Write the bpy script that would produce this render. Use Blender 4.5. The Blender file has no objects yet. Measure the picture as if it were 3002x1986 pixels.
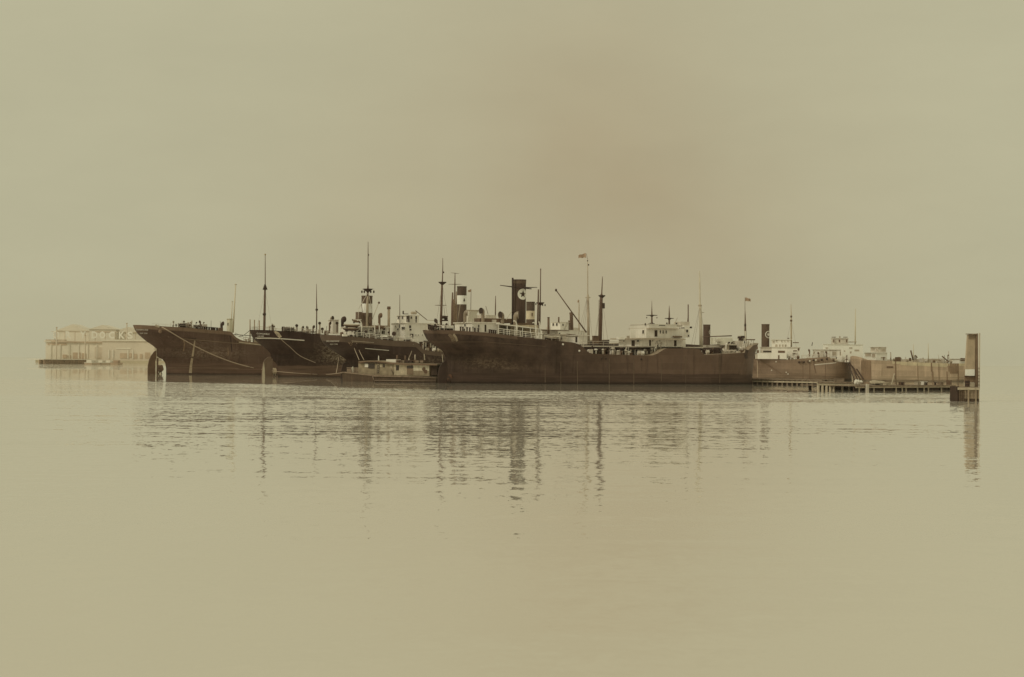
import bpy, math, random
from mathutils import Vector, Matrix
random.seed(7)
R = math.radians
scene = bpy.context.scene
COL = scene.collection

# ------------------------------------------------------------------ camera
FPX, CX, CY = 5500.0, 1501.0, 993.0            # focal length in photograph pixels (3002 x 1986)
CAM_H = 4.8
PITCH = math.atan((1058 - CY) / FPX)
ROLL = R(0.5)
cam = bpy.data.cameras.new('camera')
cam.sensor_width = 36.0
cam.lens = 36.0 * FPX / 3002.0
cam.clip_start = 0.5
cam.clip_end = 30000
cam_o = bpy.data.objects.new('camera', cam)
COL.objects.link(cam_o)
CAM_ROT = Matrix.Rotation(math.pi / 2 + PITCH, 3, 'X') @ Matrix.Rotation(ROLL, 3, 'Z')
cam_o.matrix_world = Matrix.Translation((0, 0, CAM_H)) @ CAM_ROT.to_4x4()
scene.camera = cam_o
CAM_P = Vector((0, 0, CAM_H))

# ------------------------------------------------------------------ sky, sun, exposure
SUN_EL, SUN_AZ = R(42), R(-128)                 # azimuth measured from +Y towards +X
SKY_K = 0.94
HAZE = 0.000035
world = bpy.data.worlds.new('World')
scene.world = world
world.use_nodes = True
wn, wl = world.node_tree.nodes, world.node_tree.links
wn.clear()
w_out = wn.new('ShaderNodeOutputWorld')
w_bg = wn.new('ShaderNodeBackground')
w_bg.inputs['Strength'].default_value = 0.1
w_sky = wn.new('ShaderNodeTexSky')
w_sky.sky_type = 'NISHITA'
w_sky.sun_disc = False
w_sky.sun_elevation = SUN_EL
w_sky.sun_rotation = SUN_AZ
w_sky.dust_density = 6.0
w_sky.air_density = 1.5
def wnode(t, **kw):
    n = wn.new(t)
    for k, v in kw.items(): setattr(n, k, v)
    return n
bw = wnode('ShaderNodeRGBToBW')
pw = wnode('ShaderNodeMath', operation='POWER'); pw.inputs[1].default_value = 0.03   # a veiled, nearly even sky
wl.new(w_sky.outputs[0], bw.inputs[0]); wl.new(bw.outputs[0], pw.inputs[0])
mk = wnode('ShaderNodeMath', operation='MULTIPLY'); mk.inputs[1].default_value = SKY_K * 10
wl.new(pw.outputs[0], mk.inputs[0])
tc = wnode('ShaderNodeTexCoord')
# drifting brown smoke over the harbour: a broad soft cloud in direction space, warped by noise
sep = wnode('ShaderNodeSeparateXYZ'); wl.new(tc.outputs['Generated'], sep.inputs[0])
nz = wnode('ShaderNodeTexNoise'); nz.inputs['Scale'].default_value = 7.0; nz.inputs['Detail'].default_value = 5.0
wl.new(tc.outputs['Generated'], nz.inputs['Vector'])
def gauss(cx, cz, sx, sz, amp):
    a = wnode('ShaderNodeMath', operation='SUBTRACT'); wl.new(sep.outputs['X'], a.inputs[0]); a.inputs[1].default_value = cx
    a2 = wnode('ShaderNodeMath', operation='DIVIDE'); wl.new(a.outputs[0], a2.inputs[0]); a2.inputs[1].default_value = sx
    a3 = wnode('ShaderNodeMath', operation='POWER'); wl.new(a2.outputs[0], a3.inputs[0]); a3.inputs[1].default_value = 2
    b = wnode('ShaderNodeMath', operation='SUBTRACT'); wl.new(sep.outputs['Z'], b.inputs[0]); b.inputs[1].default_value = cz
    b2 = wnode('ShaderNodeMath', operation='DIVIDE'); wl.new(b.outputs[0], b2.inputs[0]); b2.inputs[1].default_value = sz
    b3 = wnode('ShaderNodeMath', operation='POWER'); wl.new(b2.outputs[0], b3.inputs[0]); b3.inputs[1].default_value = 2
    s = wnode('ShaderNodeMath', operation='ADD'); wl.new(a3.outputs[0], s.inputs[0]); wl.new(b3.outputs[0], s.inputs[1])
    s2 = wnode('ShaderNodeMath', operation='MULTIPLY'); wl.new(s.outputs[0], s2.inputs[0]); s2.inputs[1].default_value = -1
    e = wnode('ShaderNodeMath', operation='EXPONENT'); wl.new(s2.outputs[0], e.inputs[0])
    m = wnode('ShaderNodeMath', operation='MULTIPLY'); wl.new(e.outputs[0], m.inputs[0]); m.inputs[1].default_value = amp
    return m
g1 = gauss(0.035, 0.075, 0.135, 0.13, 0.78)
g2 = gauss(0.075, 0.10, 0.075, 0.06, 0.14)
add = wnode('ShaderNodeMath', operation='ADD'); wl.new(g1.outputs[0], add.inputs[0]); wl.new(g2.outputs[0], add.inputs[1])
nsc = wnode('ShaderNodeMapRange'); wl.new(nz.outputs['Fac'], nsc.inputs['Value'])
nsc.inputs['From Min'].default_value = 0.3; nsc.inputs['From Max'].default_value = 0.7
nsc.inputs['To Min'].default_value = 0.66; nsc.inputs['To Max'].default_value = 1.25
sm = wnode('ShaderNodeMath', operation='MULTIPLY', use_clamp=True); wl.new(add.outputs[0], sm.inputs[0]); wl.new(nsc.outputs[0], sm.inputs[1])
mixc = wnode('ShaderNodeMix', data_type='RGBA')
mixc.inputs[6].default_value = (0.498, 0.473, 0.318, 1)
mixc.inputs[7].default_value = (0.425, 0.356, 0.224, 1)
wl.new(sm.outputs[0], mixc.inputs['Factor'])
nz2 = wnode('ShaderNodeTexNoise'); nz2.inputs['Scale'].default_value = 1.0; nz2.inputs['Detail'].default_value = 7.0; nz2.inputs['Roughness'].default_value = 0.6
mp2 = wnode('ShaderNodeMapping'); mp2.inputs['Scale'].default_value = (7, 7, 22); wl.new(tc.outputs['Generated'], mp2.inputs['Vector']); wl.new(mp2.outputs[0], nz2.inputs['Vector'])
veil = wnode('ShaderNodeMapRange'); wl.new(nz2.outputs['Fac'], veil.inputs['Value'])
veil.inputs['From Min'].default_value = 0.3; veil.inputs['From Max'].default_value = 0.7
veil.inputs['To Min'].default_value = 0.965; veil.inputs['To Max'].default_value = 1.03
vk = wnode('ShaderNodeMath', operation='MULTIPLY'); wl.new(mk.outputs[0], vk.inputs[0]); wl.new(veil.outputs[0], vk.inputs[1])
vm = wnode('ShaderNodeVectorMath', operation='SCALE'); wl.new(mixc.outputs[2], vm.inputs[0]); wl.new(vk.outputs[0], vm.inputs['Scale'])
wl.new(vm.outputs[0], w_bg.inputs['Color']); wl.new(w_bg.outputs[0], w_out.inputs[0])

sun = bpy.data.lights.new('sun', 'SUN')
sun.energy = 1.0
sun.angle = R(11)
sun.color = (1.0, 0.93, 0.72)
sun_o = bpy.data.objects.new('sun', sun)
COL.objects.link(sun_o)
sd = Vector((math.sin(SUN_AZ) * math.cos(SUN_EL), math.cos(SUN_AZ) * math.cos(SUN_EL), math.sin(SUN_EL)))
sun_o.rotation_euler = sd.to_track_quat('Z', 'Y').to_euler()

scene.view_settings.view_transform = 'Standard'
scene.view_settings.look = 'None'
scene.view_settings.exposure = 0.0
scene.view_settings.gamma = 1.0
scene.view_settings.use_curve_mapping = False
scene.cycles.max_bounces = 6
scene.cycles.volume_bounces = 1
scene.cycles.use_denoising = True
scene.cycles.filter_width = 1.5

# ------------------------------------------------------------------ measuring helpers
def ray(px, py):
    return CAM_ROT @ Vector(((px - CX) / FPX, -(py - CY) / FPX, -1.0))
def on_water(px, py):
    d = ray(px, py)
    return CAM_P + d * (-CAM_H / d.z)
CAM_INV = CAM_ROT.transposed()
def project(w):
    q = CAM_INV @ (w - CAM_P); return CX + FPX * q.x / -q.z, CY - FPX * q.y / -q.z
def lerp(a, b, t): return a + (b - a) * t
def interp(pts, x):
    if x <= pts[0][0]: return pts[0][1]
    for (x0, y0), (x1, y1) in zip(pts, pts[1:]):
        if x <= x1: return y0 if x1 == x0 else y0 + (y1 - y0) * (x - x0) / (x1 - x0)
    return pts[-1][1]
def sstep(t):
    t = max(0.0, min(1.0, t)); return t * t * (3 - 2 * t)

# ------------------------------------------------------------------ materials (sepia world: warm browns to pale buff)
MATS = {}
def mat(name, col, rough=0.7, var=0.25, scale=0.6, streak=0.0, dirt=(0.10, 0.06, 0.035), spec=0.3, grime=0.0):
    if name in MATS: return MATS[name]
    m = bpy.data.materials.new(name); m.use_nodes = True
    n, l = m.node_tree.nodes, m.node_tree.links
    b = n['Principled BSDF']
    b.inputs['Roughness'].default_value = rough
    b.inputs['Specular IOR Level'].default_value = spec
    t = n.new('ShaderNodeTexCoord')
    nz = n.new('ShaderNodeTexNoise'); nz.inputs['Scale'].default_value = scale; nz.inputs['Detail'].default_value = 6
    nz.inputs['Roughness'].default_value = 0.65
    l.new(t.outputs['Object'], nz.inputs['Vector'])
    mr = n.new('ShaderNodeMapRange')
    mr.inputs['From Min'].default_value = 0.3; mr.inputs['From Max'].default_value = 0.7
    mr.inputs['To Min'].default_value = 1 - var; mr.inputs['To Max'].default_value = 1 + var * 0.6
    l.new(nz.outputs['Fac'], mr.inputs['Value'])
    v = n.new('ShaderNodeVectorMath'); v.operation = 'SCALE'; v.inputs[0].default_value = col[:3]
    l.new(mr.outputs[0], v.inputs['Scale'])
    last = v.outputs[0]
    if streak > 0:
        mp = n.new('ShaderNodeMapping'); mp.inputs['Scale'].default_value = (1.6, 1.6, 0.12)
        l.new(t.outputs['Object'], mp.inputs['Vector'])
        n2 = n.new('ShaderNodeTexNoise'); n2.inputs['Scale'].default_value = 1.0; n2.inputs['Detail'].default_value = 7
        n2.inputs['Roughness'].default_value = 0.7
        l.new(mp.outputs[0], n2.inputs['Vector'])
        m2 = n.new('ShaderNodeMapRange'); m2.inputs['From Min'].default_value = 0.5; m2.inputs['From Max'].default_value = 0.72
        m2.inputs['To Min'].default_value = 0; m2.inputs['To Max'].default_value = streak
        l.new(n2.outputs['Fac'], m2.inputs['Value'])
        mx = n.new('ShaderNodeMix'); mx.data_type = 'RGBA'
        mx.inputs[7].default_value = (*dirt, 1)
        l.new(m2.outputs[0], mx.inputs['Factor']); l.new(last, mx.inputs[6]); last = mx.outputs[2]
    l.new(last, b.inputs['Base Color'])
    MATS[name] = m
    return m

def hull_mat(name, col, scuff, boot, boot_z, tone_span=(0, 1), tone_col=None, scuff_box=None, rough=0.5, length=100):
    """weathered ship's side: dark paint, boot topping, rubbed and salty patches, plate butts and seams"""
    m = bpy.data.materials.new(name); m.use_nodes = True
    n, l = m.node_tree.nodes, m.node_tree.links
    b = n['Principled BSDF']
    b.inputs['Roughness'].default_value = rough
    b.inputs['Specular IOR Level'].default_value = 0.12
    t = n.new('ShaderNodeTexCoord')
    sp = n.new('ShaderNodeSeparateXYZ'); l.new(t.outputs['Object'], sp.inputs[0])
    def M(op, a, bb=None, clamp=False):
        k = n.new('ShaderNodeMath'); k.operation = op; k.use_clamp = clamp
        for i, q in enumerate((a, bb)):
            if q is None: continue
            if isinstance(q, (int, float)): k.inputs[i].default_value = q
            else: l.new(q, k.inputs[i])
        return k.outputs[0]
    def MR(v, a, bb, c, d, smooth=False):
        k = n.new('ShaderNodeMapRange')
        if smooth: k.interpolation_type = 'SMOOTHSTEP'
        l.new(v, k.inputs['Value'])
        for nm, q in zip(('From Min', 'From Max', 'To Min', 'To Max'), (a, bb, c, d)): k.inputs[nm].default_value = q
        return k.outputs[0]
    def NOISE(sc, det=6, ro=0.6, mapscale=None, dist=0):
        k = n.new('ShaderNodeTexNoise'); k.inputs['Scale'].default_value = sc; k.inputs['Detail'].default_value = det
        k.inputs['Roughness'].default_value = ro; k.inputs['Distortion'].default_value = dist
        if mapscale:
            mp = n.new('ShaderNodeMapping'); mp.inputs['Scale'].default_value = mapscale
            l.new(t.outputs['Object'], mp.inputs['Vector']); l.new(mp.outputs[0], k.inputs['Vector'])
        else: l.new(t.outputs['Object'], k.inputs['Vector'])
        return k.outputs['Fac']
    def MIX(f, a, bb):
        k = n.new('ShaderNodeMix'); k.data_type = 'RGBA'
        for i, q in ((0, f), (6, a), (7, bb)):
            if isinstance(q, (int, float)): k.inputs[i].default_value = q
            elif isinstance(q, tuple): k.inputs[i].default_value = (*q[:3], 1)
            else: l.new(q, k.inputs[i])
        return k.outputs[2]
    # base, lighter towards one end; on the tanker this paints in light
    c = col
    if tone_col:
        f = MR(sp.outputs['X'], tone_span[0], tone_span[1], 0, 1, True)
        f = M('ADD', f, M('MULTIPLY', M('SUBTRACT', NOISE(0.08, 4), 0.5), 0.6), True)
        c = MIX(f, col, tone_col)
    var = MR(NOISE(0.25, 8, 0.7), 0.3, 0.7, 0.0, 1.0)
    c = MIX(M('MULTIPLY', var, 0.35), c, tuple(min(1, q * 1.9 + 0.02) for q in (tone_col or col)))
    # vertical run-off streaks
    st = MR(NOISE(1.0, 8, 0.72, (1.1, 1.1, 0.05)), 0.54, 0.72, 0, 0.55)
    c = MIX(st, c, tuple(min(1, q * 2.4 + 0.035) for q in col))
    st2 = MR(NOISE(1.0, 6, 0.7, (0.8, 0.8, 0.06)), 0.56, 0.70, 0, 0.5)
    c = MIX(st2, c, tuple(q * 0.35 for q in col))
    # boot topping
    zz = M('ADD', sp.outputs['Z'], M('MULTIPLY', M('SUBTRACT', NOISE(0.35, 5, 0.6, (0.5, 0.5, 1)), 0.5), 1.1))
    bf = MR(zz, boot_z - 0.12, boot_z + 0.12, 1, 0)
    bc = MIX(MR(NOISE(1.0, 6, 0.65, (0.12, 0.12, 2.2)), 0.35, 0.65, 0, 1), tuple(q * 0.75 for q in boot), tuple(q * 1.35 for q in boot))
    c = MIX(M('MULTIPLY', bf, 0.85), c, bc)
    # tide line of weed right above the water
    wf = MR(M('ADD', sp.outputs['Z'], M('MULTIPLY', M('SUBTRACT', NOISE(1.2, 4), 0.5), 0.5)), 0.25, 0.6, 0.85, 0)
    c = MIX(wf, c, tuple(q * 0.4 for q in boot))
    # rubbed patches
    if scuff_box:
        for (sx, sz, rx, rz, amt) in scuff_box:
            dx = M('POWER', M('DIVIDE', M('SUBTRACT', sp.outputs['X'], sx), rx), 2)
            dz = M('POWER', M('DIVIDE', M('SUBTRACT', sp.outputs['Z'], sz), rz), 2)
            e = M('EXPONENT', M('MULTIPLY', M('ADD', dx, dz), -1))
            sn = MR(NOISE(1.5, 9, 0.8, (1, 1, 1.5), 0.15), 0.46, 0.66, 0, 1)
            c = MIX(M('MULTIPLY', M('MULTIPLY', e, sn), amt, True), c, scuff)
    # plate seams: thin lighter/darker joints
    br = n.new('ShaderNodeTexBrick')
    mp = n.new('ShaderNodeMapping'); mp.inputs['Rotation'].default_value = (math.pi / 2, 0, 0)
    l.new(t.outputs['Object'], mp.inputs['Vector'])
    cb = n.new('ShaderNodeCombineXYZ'); l.new(sp.outputs['X'], cb.inputs['X']); l.new(sp.outputs['Z'], cb.inputs['Y'])
    l.new(cb.outputs[0], br.inputs['Vector'])
    br.inputs['Scale'].default_value = 1.0; br.inputs['Brick Width'].default_value = 6.2; br.inputs['Row Height'].default_value = 1.55
    br.inputs['Mortar Size'].default_value = 0.04; br.inputs['Mortar Smooth'].default_value = 0.3
    br.inputs['Color1'].default_value = (0.88, 0.88, 0.88, 1); br.inputs['Color2'].default_value = (1.12, 1.12, 1.12, 1)
    br.inputs['Mortar'].default_value = (1.22, 1.22, 1.22, 1)
    mu = n.new('ShaderNodeMix'); mu.data_type = 'RGBA'; mu.blend_type = 'MULTIPLY'; mu.inputs[0].default_value = 0.8
    l.new(c, mu.inputs[6]); l.new(br.outputs['Color'], mu.inputs[7])
    l.new(mu.outputs[2], b.inputs['Base Color'])
    bp = n.new('ShaderNodeBump'); bp.inputs['Strength'].default_value = 0.35; bp.inputs['Distance'].default_value = 0.06
    l.new(NOISE(0.5, 4, 0.5), bp.inputs['Height']); l.new(bp.outputs[0], b.inputs['Normal'])
    return m

WHITE = mat('white_paint', (0.81, 0.77, 0.71), 0.6, 0.10, 0.5, 0.30, (0.42, 0.33, 0.24))
CREAM = mat('cream_paint', (0.62, 0.56, 0.49), 0.65, 0.16, 0.6, 0.3, (0.36, 0.27, 0.19))
TAN = mat('tan_paint', (0.46, 0.39, 0.31), 0.7, 0.2, 0.5, 0.35, (0.22, 0.15, 0.10))
DARK = mat('black_paint', (0.052, 0.028, 0.023), 0.55, 0.35, 0.7, 0.25, (0.15, 0.09, 0.06))
BROWN = mat('brown_paint', (0.17, 0.105, 0.07), 0.6, 0.25, 0.6, 0.3, (0.07, 0.04, 0.03))
MASTD = mat('mast_brown', (0.15, 0.092, 0.068), 0.6, 0.25, 0.8)
MASTP = mat('mast_buff', (0.50, 0.42, 0.33), 0.6, 0.2, 0.6)
MASTF = mat('mast_pale', (0.62, 0.56, 0.46), 0.6, 0.12, 0.6)
FUNN = mat('funnel_black', (0.08, 0.046, 0.036), 0.55, 0.3, 0.5, 0.45, (0.20, 0.135, 0.09))
GLASS = mat('dark_window', (0.05, 0.032, 0.026), 0.25, 0.2, 1.0, spec=0.5)
OPEN = mat('dark_opening', (0.055, 0.036, 0.028), 0.8, 0.2, 1.0)
DECKM = mat('deck_planking', (0.34, 0.27, 0.20), 0.8, 0.25, 1.5)
CANVAS = mat('canvas', (0.62, 0.57, 0.49), 0.9, 0.15, 1.2, 0.25, (0.35, 0.27, 0.20))
ROPE = mat('manila_rope', (0.42, 0.33, 0.25), 0.9, 0.2, 3)
RUST = mat('rusty_iron', (0.16, 0.085, 0.055), 0.85, 0.4, 2.0)
VENT = mat('ventilator_buff', (0.30, 0.235, 0.175), 0.45, 0.2, 1.0, 0.3, (0.13, 0.085, 0.06), spec=0.5)
TIMB = mat('weathered_timber', (0.26, 0.195, 0.145), 0.85, 0.35, 1.2, 0.5, (0.12, 0.08, 0.055))
TIMBL = mat('pale_timber', (0.50, 0.43, 0.33), 0.85, 0.3, 1.2, 0.4, (0.22, 0.15, 0.10))
TIMBD = mat('tarred_timber', (0.06, 0.037, 0.028), 0.85, 0.35, 1.0, 0.4, (0.20, 0.14, 0.10))
CONC = mat('crib_timber', (0.36, 0.28, 0.20), 0.85, 0.4, 0.5, 0.6, (0.10, 0.065, 0.045))
LETT = mat('lettering_white', (0.74, 0.70, 0.64), 0.6, 0.1, 2)
FARW = mat('far_shed_wall', (0.77, 0.71, 0.61), 0.8, 0.10, 0.05, 0.2, (0.45, 0.36, 0.25))  # far set kept pale so the colours carry the distance haze
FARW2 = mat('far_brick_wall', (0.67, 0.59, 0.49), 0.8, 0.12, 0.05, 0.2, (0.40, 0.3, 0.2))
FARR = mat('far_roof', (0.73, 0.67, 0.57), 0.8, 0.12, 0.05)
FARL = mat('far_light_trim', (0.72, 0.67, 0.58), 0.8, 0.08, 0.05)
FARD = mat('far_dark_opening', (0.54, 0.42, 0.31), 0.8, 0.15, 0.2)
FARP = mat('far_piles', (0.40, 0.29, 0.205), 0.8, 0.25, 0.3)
CLOTH_D = mat('dark_clothing', (0.08, 0.055, 0.04), 0.9, 0.2, 3)
CLOTH_L = mat('white_clothing', (0.7, 0.66, 0.58), 0.9, 0.1, 3)
FLAGM = mat('flag_cloth', (0.40, 0.28, 0.20), 0.9, 0.35, 1.5)
SHORE = mat('shore_earth', (0.50, 0.43, 0.31), 0.9, 0.15, 0.03)

# ------------------------------------------------------------------ mesh builder
class MB:
    def __init__(s): s.v = []; s.f = []
    def add(s, vs, fs):
        o = len(s.v); s.v += [tuple(q) for q in vs]; s.f += [tuple(i + o for i in f) for f in fs]; return s
    def box(s, x0, x1, y0, y1, z0, z1):
        if x0 > x1: x0, x1 = x1, x0
        if y0 > y1: y0, y1 = y1, y0
        if z0 > z1: z0, z1 = z1, z0
        return s.add([(x0,y0,z0),(x1,y0,z0),(x1,y1,z0),(x0,y1,z0),(x0,y0,z1),(x1,y0,z1),(x1,y1,z1),(x0,y1,z1)],
                     [(0,3,2,1),(4,5,6,7),(0,1,5,4),(1,2,6,5),(2,3,7,6),(3,0,4,7)])
    def cyl(s, a, b, r0, r1=None, n=10, caps=True):
        a, b = Vector(a), Vector(b); r1 = r0 if r1 is None else r1
        d = (b - a)
        if d.length < 1e-6: return s
        q = d.to_track_quat('Z', 'Y')
        vs = []
        for (c, r) in ((a, r0), (b, r1)):
            for i in range(n):
                an = 2 * math.pi * i / n
                vs.append(c + q @ Vector((r * math.cos(an), r * math.sin(an), 0)))
        fs = [(i, (i + 1) % n, n + (i + 1) % n, n + i) for i in range(n)]
        if caps: fs += [tuple(range(n - 1, -1, -1)), tuple(range(n, 2 * n))]
        return s.add(vs, fs)
    def sweep(s, pts, rad, n=10, cap=True):
        pts = [Vector(p) for p in pts]
        vs, fs = [], []
        for k, p in enumerate(pts):
            d = (pts[min(k + 1, len(pts) - 1)] - pts[max(k - 1, 0)]).normalized()
            up = Vector((0, 1, 0)) if abs(d.y) < 0.9 else Vector((1, 0, 0))
            x = d.cross(up).normalized(); y = d.cross(x)
            r = rad[k] if isinstance(rad, (list, tuple)) else rad
            for i in range(n):
                an = 2 * math.pi * i / n
                vs.append(p + x * (r * math.cos(an)) + y * (r * math.sin(an)))
        for k in range(len(pts) - 1):
            for i in range(n):
                fs.append((k * n + i, k * n + (i + 1) % n, (k + 1) * n + (i + 1) % n, (k + 1) * n + i))
        if cap: fs += [tuple(range(n - 1, -1, -1)), tuple(range((len(pts) - 1) * n, len(pts) * n))]
        return s.add(vs, fs)
    def prism(s, poly, y0, y1):
        """polygon in x,z extruded along y"""
        n = len(poly)
        vs = [(p[0], y0, p[1]) for p in poly] + [(p[0], y1, p[1]) for p in poly]
        fs = [tuple(range(n)), tuple(range(2 * n - 1, n - 1, -1))] + [(i, n + i, n + (i + 1) % n, (i + 1) % n) for i in range(n)]
        return s.add(vs, fs)
    def ball(s, c, r, n=8, m=6, sz=1.0):
        vs = [(c[0], c[1], c[2] + r * sz)]
        for j in range(1, m):
            ph = math.pi * j / m
            for i in range(n):
                an = 2 * math.pi * i / n
                vs.append((c[0] + r * math.sin(ph) * math.cos(an), c[1] + r * math.sin(ph) * math.sin(an), c[2] + r * sz * math.cos(ph)))
        vs.append((c[0], c[1], c[2] - r * sz))
        fs = [(0, 1 + i, 1 + (i + 1) % n) for i in range(n)]
        for j in range(m - 2):
            for i in range(n):
                a = 1 + j * n; fs.append((a + i, a + n + i, a + n + (i + 1) % n, a + (i + 1) % n))
        L = len(vs) - 1; a = 1 + (m - 2) * n
        fs += [(a + i, L, a + (i + 1) % n) for i in range(n)]
        return s.add(vs, fs)
    def mesh(s, name, m, smooth=False):
        me = bpy.data.meshes.new(name)
        me.from_pydata(s.v, [], s.f); me.materials.append(m)
        if smooth: me.polygons.foreach_set('use_smooth', [True] * len(me.polygons))
        me.update()
        return me
def link(name, me, parent=None, loc=None):
    o = bpy.data.objects.new(name, me); COL.objects.link(o)
    if parent is not None: o.parent = parent
    if loc is not None: o.location = loc
    return o
def part(name, mb, m, parent, smooth=False, label=None, stuff=False):
    o = link(name, mb.mesh(name, m, smooth), parent)
    if label: o['label'] = label
    if stuff: o['kind'] = 'stuff'
    return o
def tag(o, label, cat, group=None):
    o['label'] = label; o['category'] = cat
    if group: o['group'] = group
    return o

# ------------------------------------------------------------------ the water
def make_water():
    S = 9000
    mb = MB(); mb.add([(-S, -200, 0), (S, -200, 0), (S, S, 0), (-S, S, 0)], [(0, 1, 2, 3)])
    m = bpy.data.materials.new('harbour_water'); m.use_nodes = True
    n, l = m.node_tree.nodes, m.node_tree.links
    n.clear()
    out = n.new('ShaderNodeOutputMaterial')
    geo = n.new('ShaderNodeNewGeometry')
    sp = n.new('ShaderNodeSeparateXYZ'); l.new(geo.outputs['Position'], sp.inputs[0])
    def M(op, a, bb=None, clamp=False):
        k = n.new('ShaderNodeMath'); k.operation = op; k.use_clamp = clamp
        for i, q in enumerate((a, bb)):
            if q is None: continue
            if isinstance(q, (int, float)): k.inputs[i].default_value = q
            else: l.new(q, k.inputs[i])
        return k.outputs[0]
    def MR(v, a, b, c, d, smooth=True):
        k = n.new('ShaderNodeMapRange')
        if smooth: k.interpolation_type = 'SMOOTHSTEP'
        l.new(v, k.inputs['Value'])
        for nm, q in zip(('From Min', 'From Max', 'To Min', 'To Max'), (a, b, c, d)): k.inputs[nm].default_value = q
        return k.outputs[0]
    def NOISE(scale, det, ro, ms, dist=0.0, off=(0, 0, 0)):
        mp = n.new('ShaderNodeMapping'); mp.inputs['Scale'].default_value = ms; mp.inputs['Location'].default_value = off
        l.new(geo.outputs['Position'], mp.inputs['Vector'])
        k = n.new('ShaderNodeTexNoise'); k.inputs['Scale'].default_value = scale; k.inputs['Detail'].default_value = det
        k.inputs['Roughness'].default_value = ro; k.inputs['Distortion'].default_value = dist
        l.new(mp.outputs[0], k.inputs['Vector'])
        return k
    # slopes of the wavelets (crests roughly across the view)
    a = NOISE(1.25, 3.0, 0.6, (1.0, 0.6, 1), 0.3)
    a2 = NOISE(0.13, 2.0, 0.5, (0.45, 1.0, 1), 0.3, (31, 7, 0))
    a3 = NOISE(4.5, 2.0, 0.5, (1.0, 0.6, 1), 0.2, (3, 17, 0))
    a4 = NOISE(0.5, 2.0, 0.5, (0.10, 1.0, 1), 0.6, (11, 3, 0))      # long low crests across the view
    def signed(nd, idx):
        s = n.new('ShaderNodeSeparateColor'); l.new(nd.outputs['Color'], s.inputs[0])
        return M('SUBTRACT', s.outputs[idx], 0.5)
    slope_y = M('ADD', M('ADD', M('MULTIPLY', signed(a, 0), WAVE_A), M('MULTIPLY', signed(a2, 0), WAVE_B)), M('ADD', M('MULTIPLY', signed(a3, 0), WAVE_C), M('MULTIPLY', signed(a4, 0), 0.034)))
    slope_x = M('ADD', M('ADD', M('MULTIPLY', signed(a, 1), WAVE_A * 1.6), M('MULTIPLY', signed(a2, 1), WAVE_B * 1.2)), M('MULTIPLY', signed(a3, 1), WAVE_C * 2))
    # amplitude: nearly glassy patches and more broken ones
    patch = MR(NOISE(0.02, 3, 0.5, (0.5, 1, 1), 0.5, (5, 5, 0)).outputs['Fac'], 0.35, 0.65, 0.7, 1.25)
    # a breeze band of ruffled water between the ships and the calm foreground
    edge = M('MULTIPLY', M('SUBTRACT', NOISE(0.015, 4, 0.6, (0.35, 1, 1), 0.3).outputs['Fac'], 0.5), 70)
    yy = M('ADD', sp.outputs['Y'], edge)
    far = M('ADD', M('MULTIPLY', M('MAXIMUM', M('SUBTRACT', -12, sp.outputs['X']), 0), 1.0), 304)
    inner = MR(yy, 222, 250, 0, 1)
    outer = MR(M('SUBTRACT', yy, far), -14, 10, 1, 0)
    band = M('MULTIPLY', inner, outer)
    mid = MR(sp.outputs['Y'], 110, 200, 0, 0.8)
    open_ = MR(sp.outputs['Y'], 640, 760, 0, 5)
    amp = M('ADD', M('ADD', patch, M('MULTIPLY', band, RUFFLE)), M('ADD', M('MULTIPLY', mid, patch), open_))
    farcalm = MR(M('SUBTRACT', sp.outputs['Y'], far), 0, 20, 1, 0.45)
    amp = M('MULTIPLY', amp, farcalm)
    sx = M('MULTIPLY', slope_x, amp); sy = M('MULTIPLY', slope_y, amp)
    # at this low angle the wave faces turned to the viewer show most: a mean tilt that grows with distance
    tilt = M('MULTIPLY', MR(sp.outputs['Y'], 108, 212, 0, 0.0165), MR(M('SUBTRACT', yy, far), -14, 10, 1, 0))
    sy = M('SUBTRACT', sy, tilt)
    # at this low angle wave backs are hidden: only tilts that face the viewer are seen much
    comb = n.new('ShaderNodeCombineXYZ'); l.new(sx, comb.inputs['X']); l.new(sy, comb.inputs['Y']); comb.inputs['Z'].default_value = 1
    nrm = n.new('ShaderNodeVectorMath'); nrm.operation = 'NORMALIZE'; l.new(comb.outputs[0], nrm.inputs[0])
    gl = n.new('ShaderNodeBsdfGlossy'); gl.inputs['Roughness'].default_value = 0.012
    gl.inputs['Color'].default_value = (0.985, 0.975, 0.955, 1)
    l.new(nrm.outputs[0], gl.inputs['Normal'])
    di = n.new('ShaderNodeBsdfDiffuse'); di.inputs['Color'].default_value = (0.66, 0.615, 0.535, 1)
    fr = n.new('ShaderNodeFresnel'); fr.inputs['IOR'].default_value = 2.1
    l.new(nrm.outputs[0], fr.inputs['Normal'])
    mx = n.new('ShaderNodeMixShader')
    l.new(fr.outputs[0], mx.inputs[0]); l.new(di.outputs[0], mx.inputs[1]); l.new(gl.outputs[0], mx.inputs[2])
    l.new(mx.outputs[0], out.inputs[0])
    o = link('water', mb.mesh('water', m)); o['kind'] = 'structure'
WAVE_A, WAVE_B, WAVE_C, RUFFLE = 0.051, 0.020, 0.026, 16.0
make_water()

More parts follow.
